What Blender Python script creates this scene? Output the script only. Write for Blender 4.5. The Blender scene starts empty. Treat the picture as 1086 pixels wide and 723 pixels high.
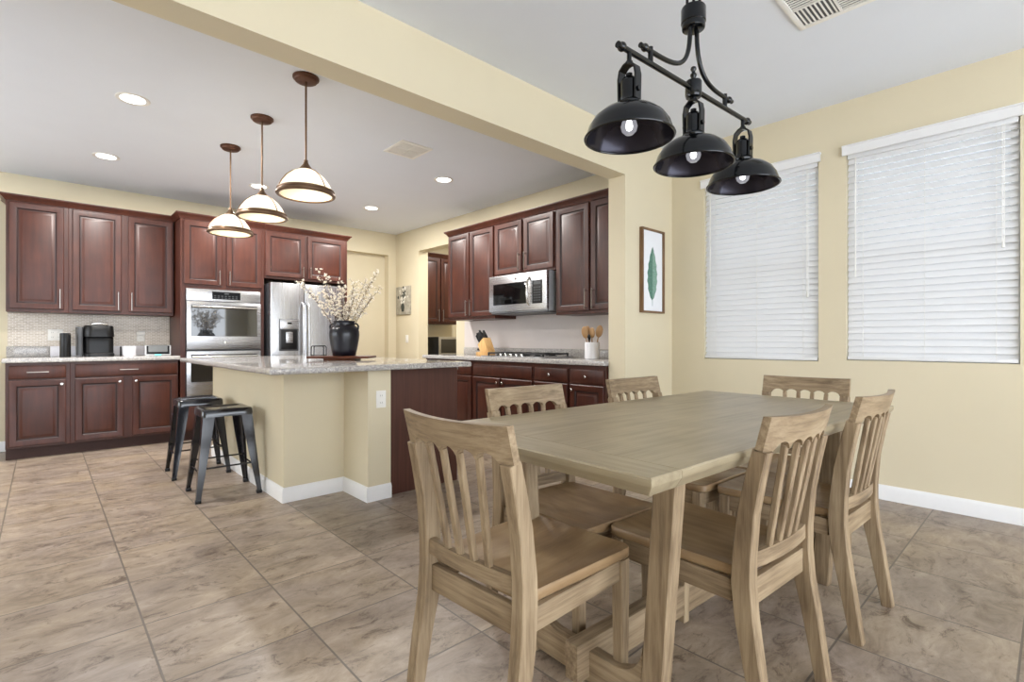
import bpy, bmesh, math, random
from mathutils import Vector, Matrix
C = bpy.context.scene
COL = C.collection
PI = math.pi
random.seed(4)

# ------------------------------------------------------------------ camera
H = 1.083
cam_d = bpy.data.cameras.new('camera')
cam = bpy.data.objects.new('camera', cam_d)
COL.objects.link(cam)
cam_d.sensor_width = 36.0
cam_d.lens = 537.0 * 36.0 / 1086.0
cam_d.clip_start = 0.02
cam.location = (0, 0, H)
cam.rotation_euler = (PI / 2, 0, -math.atan2(0.6800, 0.7332))
C.camera = cam

# ------------------------------------------------------------------ light
EXPOSURE = 0.0
WORLD = 6.2
CAN_W = 36.0
PENDANT_W = 3.5
C.view_settings.view_transform = 'Standard'
C.view_settings.look = 'None'
C.view_settings.gamma = 1.0
C.view_settings.use_curve_mapping = False
C.view_settings.exposure = EXPOSURE
w = bpy.data.worlds.new('sky')
C.world = w
w.use_nodes = True
bgn = w.node_tree.nodes['Background']
bgn.inputs['Color'].default_value = (0.90, 0.96, 1.04, 1)
bgn.inputs['Strength'].default_value = WORLD


# ------------------------------------------------------------------ materials
def lin(c):
    c = c / 255.0
    return c / 12.92 if c <= 0.04045 else ((c + 0.055) / 1.055) ** 2.4


def rgb(r, g, b):
    return (lin(r), lin(g), lin(b), 1.0)


def new_mat(name):
    m = bpy.data.materials.new(name)
    m.use_nodes = True
    nt = m.node_tree
    return m, nt, nt.nodes['Principled BSDF']


def nd(nt, typ, **kw):
    n = nt.nodes.new(typ)
    for k, v in kw.items():
        if k in n.inputs.keys() if hasattr(n.inputs, 'keys') else False:
            n.inputs[k].default_value = v
        else:
            setattr(n, k, v)
    return n


def plain(name, col, rough=0.5, metal=0.0, var=0.05, scale=25.0, bump=0.0, spec=None, coat=0.0):
    """a colour with a faint procedural mottling"""
    m, nt, b = new_mat(name)
    tc = nd(nt, 'ShaderNodeTexCoord')
    no = nd(nt, 'ShaderNodeTexNoise')
    no.inputs['Scale'].default_value = scale
    no.inputs['Detail'].default_value = 3
    nt.links.new(tc.outputs['Object'], no.inputs['Vector'])
    ra = nd(nt, 'ShaderNodeValToRGB')
    ra.color_ramp.elements[0].position = 0.3
    ra.color_ramp.elements[1].position = 0.7
    c = Vector(col[:3])
    ra.color_ramp.elements[0].color = (*(c * (1 - var)), 1)
    ra.color_ramp.elements[1].color = (*(c * (1 + var)), 1)
    nt.links.new(no.outputs['Fac'], ra.inputs['Fac'])
    nt.links.new(ra.outputs['Color'], b.inputs['Base Color'])
    b.inputs['Roughness'].default_value = rough
    b.inputs['Metallic'].default_value = metal
    if spec is not None:
        b.inputs['Specular IOR Level'].default_value = spec
    if coat:
        b.inputs['Coat Weight'].default_value = coat
        b.inputs['Coat Roughness'].default_value = 0.12
    if bump:
        bp = nd(nt, 'ShaderNodeBump')
        bp.inputs['Strength'].default_value = bump
        bp.inputs['Distance'].default_value = 0.003
        n2 = nd(nt, 'ShaderNodeTexNoise')
        n2.inputs['Scale'].default_value = 110
        nt.links.new(tc.outputs['Object'], n2.inputs['Vector'])
        nt.links.new(n2.outputs['Fac'], bp.inputs['Height'])
        nt.links.new(bp.outputs['Normal'], b.inputs['Normal'])
    return m


def wood(name, dark, mid, light, stretch, rough=0.5, blotch=0.35, spec=0.3):
    """grain: noise stretched along one object axis, plus soft blotches"""
    m, nt, b = new_mat(name)
    tc = nd(nt, 'ShaderNodeTexCoord')
    oi = nd(nt, 'ShaderNodeObjectInfo')
    ml = nd(nt, 'ShaderNodeMath', operation='MULTIPLY')
    ml.inputs[1].default_value = 37.0
    nt.links.new(oi.outputs['Random'], ml.inputs[0])
    ad = nd(nt, 'ShaderNodeVectorMath', operation='ADD')
    nt.links.new(tc.outputs['Object'], ad.inputs[0])
    nt.links.new(ml.outputs[0], ad.inputs[1])
    mp = nd(nt, 'ShaderNodeMapping')
    mp.inputs['Scale'].default_value = stretch
    nt.links.new(ad.outputs[0], mp.inputs['Vector'])
    n1 = nd(nt, 'ShaderNodeTexNoise')
    n1.inputs['Scale'].default_value = 1.0
    n1.inputs['Detail'].default_value = 6
    n1.inputs['Roughness'].default_value = 0.66
    n1.inputs['Distortion'].default_value = 0.15
    nt.links.new(mp.outputs[0], n1.inputs['Vector'])
    n2 = nd(nt, 'ShaderNodeTexNoise')
    n2.inputs['Scale'].default_value = 5.0
    n2.inputs['Detail'].default_value = 2
    nt.links.new(ad.outputs[0], n2.inputs['Vector'])
    mx = nd(nt, 'ShaderNodeMix', data_type='FLOAT')
    mx.inputs['Factor'].default_value = blotch
    nt.links.new(n1.outputs['Fac'], mx.inputs[2])
    nt.links.new(n2.outputs['Fac'], mx.inputs[3])
    ra = nd(nt, 'ShaderNodeValToRGB')
    e = ra.color_ramp.elements
    e[0].position = 0.33
    e[0].color = dark
    e[1].position = 0.68
    e[1].color = light
    x = e.new(0.5)
    x.color = mid
    nt.links.new(mx.outputs[0], ra.inputs['Fac'])
    nt.links.new(ra.outputs['Color'], b.inputs['Base Color'])
    b.inputs['Roughness'].default_value = rough
    b.inputs['Specular IOR Level'].default_value = spec
    bp = nd(nt, 'ShaderNodeBump')
    bp.inputs['Strength'].default_value = 0.08
    bp.inputs['Distance'].default_value = 0.002
    nt.links.new(n1.outputs['Fac'], bp.inputs['Height'])
    nt.links.new(bp.outputs['Normal'], b.inputs['Normal'])
    return m


def emitter(name, col, strength):
    m, nt, b = new_mat(name)
    b.inputs['Base Color'].default_value = col
    b.inputs['Emission Color'].default_value = col
    b.inputs['Emission Strength'].default_value = strength
    return m


def granite(name):
    m, nt, b = new_mat(name)
    tc = nd(nt, 'ShaderNodeTexCoord')
    v = nd(nt, 'ShaderNodeTexVoronoi')
    v.inputs['Scale'].default_value = 300
    nt.links.new(tc.outputs['Object'], v.inputs['Vector'])
    sx = nd(nt, 'ShaderNodeSeparateColor')
    nt.links.new(v.outputs['Color'], sx.inputs[0])
    n = nd(nt, 'ShaderNodeTexNoise')
    n.inputs['Scale'].default_value = 45
    n.inputs['Detail'].default_value = 5
    nt.links.new(tc.outputs['Object'], n.inputs['Vector'])
    mx = nd(nt, 'ShaderNodeMix', data_type='FLOAT')
    mx.inputs['Factor'].default_value = 0.45
    nt.links.new(sx.outputs[0], mx.inputs[2])
    nt.links.new(n.outputs['Fac'], mx.inputs[3])
    ra = nd(nt, 'ShaderNodeValToRGB')
    e = ra.color_ramp.elements
    e[0].position = 0.12
    e[0].color = rgb(96, 93, 92)
    e[1].position = 0.85
    e[1].color = rgb(226, 222, 216)
    a = e.new(0.35)
    a.color = rgb(152, 149, 148)
    a = e.new(0.6)
    a.color = rgb(188, 183, 178)
    nt.links.new(mx.outputs[0], ra.inputs['Fac'])
    nt.links.new(ra.outputs['Color'], b.inputs['Base Color'])
    b.inputs['Roughness'].default_value = 0.09
    return m


def tile_floor(name):
    m, nt, b = new_mat(name)
    L = nt.links
    tc = nd(nt, 'ShaderNodeTexCoord')
    sep = nd(nt, 'ShaderNodeSeparateXYZ')
    L.new(tc.outputs['Object'], sep.inputs[0])
    T = 0.457

    def mth(op, a, bb=None):
        n = nd(nt, 'ShaderNodeMath', operation=op)
        for i, v in enumerate((a, bb)):
            if v is None:
                continue
            if isinstance(v, (int, float)):
                n.inputs[i].default_value = v
            else:
                L.new(v, n.inputs[i])
        return n.outputs[0]
    cells, lines = [], []
    for out, off in ((sep.outputs[0], 0.285), (sep.outputs[1], 0.545)):
        s = mth('DIVIDE', mth('SUBTRACT', out, off), T)
        cells.append(mth('FLOOR', s))
        fr = mth('FRACT', s)
        lines.append(mth('MINIMUM', fr, mth('SUBTRACT', 1.0, fr)))
    edge = mth('MINIMUM', lines[0], lines[1])
    grout = nd(nt, 'ShaderNodeMapRange')
    grout.inputs['From Min'].default_value = 0.0055
    grout.inputs['From Max'].default_value = 0.0095
    L.new(edge, grout.inputs['Value'])
    cmb = nd(nt, 'ShaderNodeCombineXYZ')
    L.new(cells[0], cmb.inputs[0])
    L.new(cells[1], cmb.inputs[1])
    wn = nd(nt, 'ShaderNodeTexWhiteNoise', noise_dimensions='3D')
    L.new(cmb.outputs[0], wn.inputs['Vector'])
    # each tile takes its own piece of the stone pattern
    sc = nd(nt, 'ShaderNodeVectorMath', operation='SCALE')
    sc.inputs['Scale'].default_value = 19.0
    L.new(wn.outputs['Color'], sc.inputs[0])
    ad = nd(nt, 'ShaderNodeVectorMath', operation='ADD')
    L.new(tc.outputs['Object'], ad.inputs[0])
    L.new(sc.outputs[0], ad.inputs[1])
    mp = nd(nt, 'ShaderNodeMapping')
    mp.inputs['Rotation'].default_value = (0, 0, math.radians(38))
    mp.inputs['Scale'].default_value = (4.5, 9.0, 1)
    L.new(ad.outputs[0], mp.inputs['Vector'])
    n1 = nd(nt, 'ShaderNodeTexNoise')
    n1.inputs['Scale'].default_value = 1.0
    n1.inputs['Detail'].default_value = 12
    n1.inputs['Roughness'].default_value = 0.74
    n1.inputs['Distortion'].default_value = 0.55
    L.new(mp.outputs[0], n1.inputs['Vector'])
    n2 = nd(nt, 'ShaderNodeTexNoise')
    n2.inputs['Scale'].default_value = 2.3
    n2.inputs['Detail'].default_value = 3
    L.new(ad.outputs[0], n2.inputs['Vector'])
    ra = nd(nt, 'ShaderNodeValToRGB')
    e = ra.color_ramp.elements
    e[0].position = 0.32
    e[0].color = rgb(114, 101, 89)
    e[1].position = 0.70
    e[1].color = rgb(182, 171, 158)
    x = e.new(0.44)
    x.color = rgb(146, 134, 120)
    x = e.new(0.55)
    x.color = rgb(162, 150, 136)
    L.new(n1.outputs['Fac'], ra.inputs['Fac'])
    rb = nd(nt, 'ShaderNodeValToRGB')
    rb.color_ramp.elements[0].position = 0.38
    rb.color_ramp.elements[0].color = rgb(236, 230, 230)
    rb.color_ramp.elements[1].position = 0.66
    rb.color_ramp.elements[1].color = rgb(255, 247, 236)
    L.new(n2.outputs['Fac'], rb.inputs['Fac'])
    mu = nd(nt, 'ShaderNodeMix', data_type='RGBA', blend_type='MULTIPLY')
    mu.inputs[0].default_value = 1.0
    L.new(ra.outputs['Color'], mu.inputs[6])
    L.new(rb.outputs['Color'], mu.inputs[7])
    mp3 = nd(nt, 'ShaderNodeMapping')
    mp3.inputs['Rotation'].default_value = (0, 0, math.radians(38))
    mp3.inputs['Scale'].default_value = (7, 13, 1)
    L.new(ad.outputs[0], mp3.inputs['Vector'])
    n3 = nd(nt, 'ShaderNodeTexNoise')
    n3.inputs['Scale'].default_value = 1.0
    n3.inputs['Detail'].default_value = 10
    n3.inputs['Roughness'].default_value = 0.8
    n3.inputs['Distortion'].default_value = 0.8
    L.new(mp3.outputs[0], n3.inputs['Vector'])
    rc = nd(nt, 'ShaderNodeValToRGB')
    rc.color_ramp.elements[0].position = 0.34
    rc.color_ramp.elements[0].color = rgb(150, 136, 126)
    rc.color_ramp.elements[1].position = 0.465
    rc.color_ramp.elements[1].color = (1, 1, 1, 1)
    L.new(n3.outputs['Fac'], rc.inputs['Fac'])
    mv = nd(nt, 'ShaderNodeMix', data_type='RGBA', blend_type='MULTIPLY')
    mv.inputs[0].default_value = 1.0
    L.new(mu.outputs[2], mv.inputs[6])
    L.new(rc.outputs['Color'], mv.inputs[7])
    gm = nd(nt, 'ShaderNodeMix', data_type='RGBA')
    gm.inputs[6].default_value = rgb(104, 94, 84)
    L.new(grout.outputs[0], gm.inputs[0])
    L.new(mv.outputs[2], gm.inputs[7])
    L.new(gm.outputs[2], b.inputs['Base Color'])
    b.inputs['Roughness'].default_value = 0.36
    b.inputs['Specular IOR Level'].default_value = 0.36
    bp = nd(nt, 'ShaderNodeBump')
    bp.inputs['Strength'].default_value = 0.25
    bp.inputs['Distance'].default_value = 0.002
    L.new(grout.outputs[0], bp.inputs['Height'])
    L.new(bp.outputs['Normal'], b.inputs['Normal'])
    return m


def herringbone(name, c1, c2, grout, scale):
    m, nt, b = new_mat(name)
    tc = nd(nt, 'ShaderNodeTexCoord')
    mp = nd(nt, 'ShaderNodeMapping')
    mp.inputs['Rotation'].default_value = (PI / 2, math.radians(45), 0)
    nt.links.new(tc.outputs['Object'], mp.inputs['Vector'])
    br = nd(nt, 'ShaderNodeTexBrick')
    br.inputs['Color1'].default_value = c1
    br.inputs['Color2'].default_value = c2
    br.inputs['Mortar'].default_value = grout
    br.inputs['Scale'].default_value = scale
    br.inputs['Mortar Size'].default_value = 0.03
    br.inputs['Brick Width'].default_value = 0.5
    nt.links.new(mp.outputs[0], br.inputs['Vector'])
    nt.links.new(br.outputs['Color'], b.inputs['Base Color'])
    b.inputs['Roughness'].default_value = 0.35
    return m


def steel(name, col=(196, 197, 200), rough=0.27, axis=(1, 1, 420)):
    m, nt, b = new_mat(name)
    tc = nd(nt, 'ShaderNodeTexCoord')
    mp = nd(nt, 'ShaderNodeMapping')
    mp.inputs['Scale'].default_value = axis
    nt.links.new(tc.outputs['Object'], mp.inputs['Vector'])
    n = nd(nt, 'ShaderNodeTexNoise')
    n.inputs['Scale'].default_value = 1.0
    n.inputs['Detail'].default_value = 2
    nt.links.new(mp.outputs[0], n.inputs['Vector'])
    mr = nd(nt, 'ShaderNodeMapRange')
    mr.inputs['To Min'].default_value = rough - 0.02
    mr.inputs['To Max'].default_value = rough + 0.03
    nt.links.new(n.outputs['Fac'], mr.inputs['Value'])
    nt.links.new(mr.outputs[0], b.inputs['Roughness'])
    b.inputs['Base Color'].default_value = rgb(*col)
    b.inputs['Metallic'].default_value = 1.0
    return m


def translucent(name, col, fac, rough=0.5):
    m, nt, b = new_mat(name)
    b.inputs['Base Color'].default_value = col
    b.inputs['Roughness'].default_value = rough
    t = nd(nt, 'ShaderNodeBsdfTranslucent')
    t.inputs['Color'].default_value = col
    mx = nd(nt, 'ShaderNodeMixShader')
    mx.inputs[0].default_value = fac
    nt.links.new(b.outputs[0], mx.inputs[1])
    nt.links.new(t.outputs[0], mx.inputs[2])
    nt.links.new(mx.outputs[0], nt.nodes['Material Output'].inputs['Surface'])
    return m


def pane_mat(name):
    m, nt, b = new_mat(name)
    t = nd(nt, 'ShaderNodeBsdfTransparent')
    t.inputs['Color'].default_value = (0.42, 0.43, 0.44, 1)  # see-through colour darkened to cut the daylight behind the blinds
    g = nd(nt, 'ShaderNodeBsdfGlossy')
    g.inputs['Roughness'].default_value = 0.02
    mx = nd(nt, 'ShaderNodeMixShader')
    mx.inputs[0].default_value = 0.08
    nt.links.new(t.outputs[0], mx.inputs[1])
    nt.links.new(g.outputs[0], mx.inputs[2])
    nt.links.new(mx.outputs[0], nt.nodes['Material Output'].inputs['Surface'])
    return m


def bulb_mat(name):
    """clear glass that glows with the filament inside it"""
    m, nt, b = new_mat(name)
    b.inputs['Base Color'].default_value = (.02, .02, .02, 1)
    b.inputs['Roughness'].default_value = .05
    b.inputs['Emission Color'].default_value = (.9, .9, 1, 1)
    b.inputs['Emission Strength'].default_value = .35
    t = nd(nt, 'ShaderNodeBsdfTransparent')
    mx = nd(nt, 'ShaderNodeMixShader')
    mx.inputs[0].default_value = .35
    nt.links.new(b.outputs[0], mx.inputs[1])
    nt.links.new(t.outputs[0], mx.inputs[2])
    nt.links.new(mx.outputs[0], nt.nodes['Material Output'].inputs['Surface'])
    return m


M = {}
M['wall'] = plain('cream wall paint', rgb(217, 206, 178), 0.75, var=0.015, scale=3, bump=0.12)
M['ceil'] = plain('white ceiling paint', rgb(230, 235, 243), 0.85, var=0.01, scale=3, bump=0.12)
M['trim'] = plain('white trim paint', rgb(238, 238, 238), 0.4, var=0.01)
M['floor'] = tile_floor('stone look floor tile')
M['cherry'] = wood('cherry cabinet wood', rgb(55, 26, 18), rgb(69, 33, 22), rgb(82, 42, 28), (30, 30, 2.6), 0.38, 0.45, 0.45)
M['glaze'] = plain('dark glaze in cabinet grooves', rgb(44, 19, 14), 0.4)
M['cherry_side'] = wood('cherry cabinet side veneer', rgb(70, 40, 32), rgb(80, 47, 38), rgb(90, 54, 44), (60, 60, 1.5), 0.42, 0.2, 0.4)
M['toe'] = plain('dark toe kick', rgb(58, 32, 26), 0.6)
M['granite'] = granite('speckled grey granite')
M['steel'] = steel('brushed stainless steel')
M['steel_v'] = steel('brushed stainless steel vertical', (200, 201, 204), 0.27, (420, 1, 1))
M['pull'] = plain('satin nickel pull', rgb(150, 144, 138), 0.3, 1.0, var=0.02)
M['chrome'] = plain('polished nickel', rgb(205, 203, 198), 0.18, 1.0, var=0.02)
M['oven_glass'] = plain('black oven glass', rgb(20, 21, 23), 0.03, 0.0, var=0.02, spec=1.0, coat=0.6)
M['mw_glass'] = plain('black microwave glass', rgb(9, 9, 10), 0.06, 0.0, var=0.02, spec=0.25)
M['black_plastic'] = plain('black plastic', rgb(17, 17, 18), 0.35, spec=0.35)
M['grey_plastic'] = plain('dark grey plastic', rgb(70, 72, 75), 0.4)
M['grey_enamel'] = plain('light grey enamel', rgb(170, 172, 176), 0.35, 0.3)
M['fridge_side'] = plain('charcoal fridge side', rgb(46, 47, 50), 0.45)
M['black_metal'] = plain('black enamelled metal', rgb(6, 9, 13), 0.12, 0.0, var=0.1, spec=0.42)
M['stool_metal'] = plain('glossy black stool metal', rgb(17, 18, 25), 0.13, 0.0, var=0.1, spec=0.8)
M['shade_in'] = plain('dark lamp shade lining', rgb(40, 38, 50), 0.2, 0.5)
M['bronze'] = plain('brushed bronze', rgb(122, 98, 78), 0.36, 0.85, var=0.1)
M['bronze_dark'] = plain('dark bronze', rgb(92, 60, 44), 0.42, 0.6, var=0.1)
M['alabaster'] = translucent('alabaster lamp glass', rgb(252, 249, 242), 0.5, 0.2)
M['lens'] = translucent('frosted lamp lens', rgb(252, 248, 236), 0.6, 0.3)
M['bulb'] = emitter('lit bulb', (1, 0.94, 0.84, 1), 9.0)
M['bulb_glass'] = bulb_mat('clear lit bulb glass')
M['bulb_cool'] = emitter('lit cool bulb', (1, 0.98, 1.0, 1), 14.0)
M['can'] = emitter('lit downlight lens', (1, 0.98, 0.95, 1), 6.0)
M['teal'] = emitter('teal status light', (0.1, 0.9, 0.75, 1), 1.5)
OAK = dict(dark=rgb(98, 80, 60), mid=rgb(142, 122, 96), light=rgb(173, 153, 124))
M['oak_z'] = wood('weathered oak upright', OAK['dark'], OAK['mid'], OAK['light'], (60, 60, 3.2))
M['oak_x'] = wood('weathered oak rail', OAK['dark'], OAK['mid'], OAK['light'], (3.2, 60, 60))
M['oak_y'] = wood('weathered oak side rail', OAK['dark'], OAK['mid'], OAK['light'], (60, 3.2, 60))
M['seat'] = wood('worn oak seat', rgb(116, 90, 62), rgb(148, 121, 88), rgb(172, 147, 112), (26, 2.6, 26), 0.36, 0.5, 0.4)
M['top'] = wood('grey washed oak table top', rgb(132, 119, 95), rgb(152, 139, 113), rgb(166, 153, 127), (2.2, 34, 34), 0.36, 0.3, 0.45)
M['top_end'] = wood('grey washed oak breadboard end', rgb(132, 119, 95), rgb(152, 139, 113), rgb(166, 153, 127), (34, 2.2, 34), 0.36, 0.3, 0.45)
M['slat'] = translucent('white blind slat', rgb(243, 243, 243), 0.16, 0.45)
M['white_plastic'] = plain('white plastic', rgb(240, 238, 232), 0.4, var=0.01)
M['vinyl'] = plain('white window vinyl', rgb(232, 233, 234), 0.4, var=0.01)
M['pane'] = pane_mat('dimmed window glass')
M['tiles'] = herringbone('beige mosaic backsplash', rgb(214, 202, 186), rgb(190, 176, 158), rgb(232, 226, 218), 16)
M['splash'] = plain('pale grey backsplash', rgb(216, 208, 204), 0.3, var=0.02, scale=6)
M['white_strip'] = plain('white upstand strip', rgb(232, 230, 234), 0.25, var=0.03, scale=40)  # upstand section coloured paler than the granite beside it
M['navy'] = plain('dark glazed stoneware', rgb(18, 20, 30), 0.28, 0.0, var=0.5, scale=14)
M['board'] = wood('dark walnut board', rgb(58, 30, 20), rgb(88, 48, 32), rgb(112, 66, 46), (3, 30, 30), 0.35)
M['twig'] = plain('brown twig', rgb(92, 74, 56), 0.7)
M['petal'] = translucent('cream petal', rgb(255, 249, 238), 0.35, 0.7)
M['maple'] = wood('maple knife block', rgb(178, 134, 84), rgb(206, 164, 108), rgb(222, 184, 130), (20, 20, 2), 0.4)
M['spoon'] = wood('wooden spoon', rgb(138, 104, 68), rgb(164, 128, 88), rgb(186, 152, 108), (30, 30, 3), 0.5)
M['crock'] = plain('white glazed crock', rgb(232, 232, 236), 0.18, var=0.01)
M['frame_wood'] = wood('brown picture frame wood', rgb(92, 68, 46), rgb(118, 90, 64), rgb(138, 108, 78), (20, 20, 3), 0.5)
M['paper'] = plain('white paper', rgb(236, 238, 242), 0.8, var=0.01)
M['leaf'] = plain('watercolour green', rgb(88, 128, 112), 0.8, var=0.3, scale=60)
M['leaf_pale'] = plain('pale watercolour green', rgb(128, 162, 146), 0.8, var=0.25, scale=60)
M['canvas'] = plain('grey painted canvas', rgb(168, 162, 146), 0.8, var=0.25, scale=20)
M['paint_white'] = plain('white paint dab', rgb(222, 218, 206), 0.8, var=0.1)
M['paint_dark'] = plain('dark green paint dab', rgb(62, 66, 58), 0.8, var=0.2)
M['bezel'] = plain('pale grey display bezel', rgb(196, 198, 198), 0.5)
M['screen'] = plain('dark screen', rgb(18, 19, 21), 0.4, spec=0.1)
M['fabric'] = plain('grey speaker fabric', rgb(120, 122, 122), 0.9)
M['cast_iron'] = plain('cast iron grate', rgb(26, 26, 27), 0.5)
M['slot'] = plain('dark vent gap', rgb(96, 97, 98), 0.8)


# ------------------------------------------------------------------ mesh helpers
class MB:
    def __init__(s):
        s.bm = bmesh.new()
        s.mi = 0

    def _merge(s, t, mtx=None):
        if mtx is not None:
            bmesh.ops.transform(t, matrix=mtx, verts=t.verts)
        for f in t.faces:
            f.material_index = s.mi
        me = bpy.data.meshes.new('tmp')
        t.to_mesh(me)
        t.free()
        s.bm.from_mesh(me)
        bpy.data.meshes.remove(me)

    def box(s, x0, x1, y0, y1, z0, z1, bev=0.0, seg=2, mtx=None):
        t = bmesh.new()
        bmesh.ops.create_cube(t, size=1)
        for v in t.verts:
            v.co = Vector((x0 + (v.co.x + .5) * (x1 - x0), y0 + (v.co.y + .5) * (y1 - y0), z0 + (v.co.z + .5) * (z1 - z0)))
        if bev:
            bmesh.ops.bevel(t, geom=t.edges[:], offset=bev, segments=seg, profile=0.6, affect='EDGES')
        s._merge(t, mtx)
        return s

    def lathe(s, prof, seg=32, cx=0, cy=0, mtx=None, cap=True):
        t = bmesh.new()
        rings = []
        for r, z in prof:
            if r < 1e-6:
                rings.append([t.verts.new((cx, cy, z))])
            else:
                rings.append([t.verts.new((cx + r * math.cos(2 * PI * k / seg), cy + r * math.sin(2 * PI * k / seg), z)) for k in range(seg)])
        for a, b in zip(rings, rings[1:]):
            for k in range(seg):
                k2 = (k + 1) % seg
                if len(a) == 1 and len(b) > 1:
                    t.faces.new((a[0], b[k2], b[k]))
                elif len(b) == 1 and len(a) > 1:
                    t.faces.new((a[k], a[k2], b[0]))
                elif len(a) > 1:
                    t.faces.new((a[k], a[k2], b[k2], b[k]))
        if cap:
            if len(rings[0]) > 1:
                t.faces.new(rings[0][::-1])
            if len(rings[-1]) > 1:
                t.faces.new(rings[-1])
        bmesh.ops.recalc_face_normals(t, faces=t.faces[:])
        s._merge(t, mtx)
        return s

    def cyl(s, p, q, r, seg=16, r2=None):
        return s.tube([p, q], r if r2 is None else [r, r2], seg)

    def tube(s, pts, r, seg=12, cap=True):
        pts = [Vector(p) for p in pts]
        rs = r if isinstance(r, (list, tuple)) else [r] * len(pts)
        t = bmesh.new()
        rings = []
        up = None
        for i, p in enumerate(pts):
            tg = (pts[min(i + 1, len(pts) - 1)] - pts[max(i - 1, 0)]).normalized()
            if up is None:
                up = Vector((0, 0, 1)) if abs(tg.z) < 0.9 else Vector((1, 0, 0))
            up = (up - tg * up.dot(tg)).normalized()
            sd = tg.cross(up)
            rings.append([t.verts.new(p + (up * math.cos(2 * PI * k / seg) + sd * math.sin(2 * PI * k / seg)) * rs[i]) for k in range(seg)])
        for a, b in zip(rings, rings[1:]):
            for k in range(seg):
                t.faces.new((a[k], a[(k + 1) % seg], b[(k + 1) % seg], b[k]))
        if cap:
            t.faces.new(rings[0][::-1])
            t.faces.new(rings[-1])
        bmesh.ops.recalc_face_normals(t, faces=t.faces[:])
        s._merge(t)
        return s

    def sweep(s, pts, half, side, bev=0.004):
        """rectangular section: half[i] = (along side, across), swept along pts"""
        pts = [Vector(p) for p in pts]
        side = Vector(side).normalized()
        t = bmesh.new()
        rings = []
        for i, p in enumerate(pts):
            tg = (pts[min(i + 1, len(pts) - 1)] - pts[max(i - 1, 0)]).normalized()
            sd = (side - tg * side.dot(tg)).normalized()
            n = tg.cross(sd)
            a, b = half[i] if isinstance(half, list) else half
            if bev:
                c = bev
                off = [(a - c, b), (a, b - c), (a, -b + c), (a - c, -b), (-a + c, -b), (-a, -b + c), (-a, b - c), (-a + c, b)]
            else:
                off = [(a, b), (a, -b), (-a, -b), (-a, b)]
            rings.append([t.verts.new(p + sd * u + n * v) for u, v in off])
        k_ = len(rings[0])
        for a, b in zip(rings, rings[1:]):
            for k in range(k_):
                t.faces.new((a[k], a[(k + 1) % k_], b[(k + 1) % k_], b[k]))
        t.faces.new(rings[0][::-1])
        t.faces.new(rings[-1])
        bmesh.ops.recalc_face_normals(t, faces=t.faces[:])
        s._merge(t)
        return s

    def prism(s, poly, axis, a, b, bev=0.0):
        """2D polygon extruded along axis ('x','y','z') between a and b"""
        def co(u, v, w_):
            return {'x': (w_, u, v), 'y': (u, w_, v), 'z': (u, v, w_)}[axis]
        t = bmesh.new()
        A = [t.verts.new(co(u, v, a)) for u, v in poly]
        B = [t.verts.new(co(u, v, b)) for u, v in poly]
        n = len(poly)
        t.faces.new(A)
        t.faces.new(B[::-1])
        for k in range(n):
            t.faces.new((A[k], B[k], B[(k + 1) % n], A[(k + 1) % n]))
        bmesh.ops.recalc_face_normals(t, faces=t.faces[:])
        if bev:
            es = [e for e in t.edges if len(e.link_faces) == 2 and e.calc_face_angle(0) > 0.6]
            bmesh.ops.bevel(t, geom=es, offset=bev, segments=2, profile=0.6, affect='EDGES')
        s._merge(t)
        return s

    def sphere(s, c, r, seg=16, sc=(1, 1, 1)):
        t = bmesh.new()
        bmesh.ops.create_uvsphere(t, u_segments=seg, v_segments=max(6, seg // 2), radius=r)
        for v in t.verts:
            v.co = Vector((c[0] + v.co.x * sc[0], c[1] + v.co.y * sc[1], c[2] + v.co.z * sc[2]))
        s._merge(t)
        return s

    def rings(s, loops, cap0=True, cap1=True):
        t = bmesh.new()
        R = [[t.verts.new(p) for p in l] for l in loops]
        n = len(R[0])
        for a, b in zip(R, R[1:]):
            for k in range(n):
                t.faces.new((a[k], a[(k + 1) % n], b[(k + 1) % n], b[k]))
        if cap0:
            t.faces.new(R[0][::-1])
        if cap1:
            t.faces.new(R[-1])
        bmesh.ops.recalc_face_normals(t, faces=t.faces[:])
        s._merge(t)
        return s

    def build(s, name, mats, parent=None, loc=None, sharp=0.6, weld=False):
        me = bpy.data.meshes.new(name)
        if weld:
            bmesh.ops.remove_doubles(s.bm, verts=s.bm.verts[:], dist=1e-6)
            bmesh.ops.recalc_face_normals(s.bm, faces=s.bm.faces[:])
        for e in s.bm.edges:
            e.smooth = len(e.link_faces) == 2 and e.calc_face_angle(0) < sharp
        for f in s.bm.faces:
            f.smooth = True
        s.bm.to_mesh(me)
        s.bm.free()
        for m in (mats if isinstance(mats, (list, tuple)) else [mats]):
            me.materials.append(M[m] if isinstance(m, str) else m)
        o = bpy.data.objects.new(name, me)
        COL.objects.link(o)
        if parent is not None:
            o.parent = parent
        if loc is not None:
            o.location = loc
        return o


def tag(o, label, cat, group=None, kind=None):
    o['label'] = label
    o['category'] = cat
    if group:
        o['group'] = group
    if kind:
        o['kind'] = kind
    return o


def thing(name, label, cat, loc=(0, 0, 0), rz=0.0, group=None):
    o = bpy.data.objects.new(name, None)
    COL.objects.link(o)
    o.empty_display_size = 0.1
    o.location = loc
    o.rotation_euler = (0, 0, rz)
    return tag(o, label, cat, group)


def dup(root, loc, rz, label):
    r = root.copy()
    COL.objects.link(r)
    r.location = loc
    r.rotation_euler = (0, 0, rz)
    r['label'] = label
    for ch in list(root.children):
        c = ch.copy()
        COL.objects.link(c)
        c.parent = r
        for g in list(ch.children):
            d = g.copy()
            COL.objects.link(d)
            d.parent = c
    return r


def struct(mb, name, mat):
    o = mb.build(name, mat)
    o['kind'] = 'structure'
    return o


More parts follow.
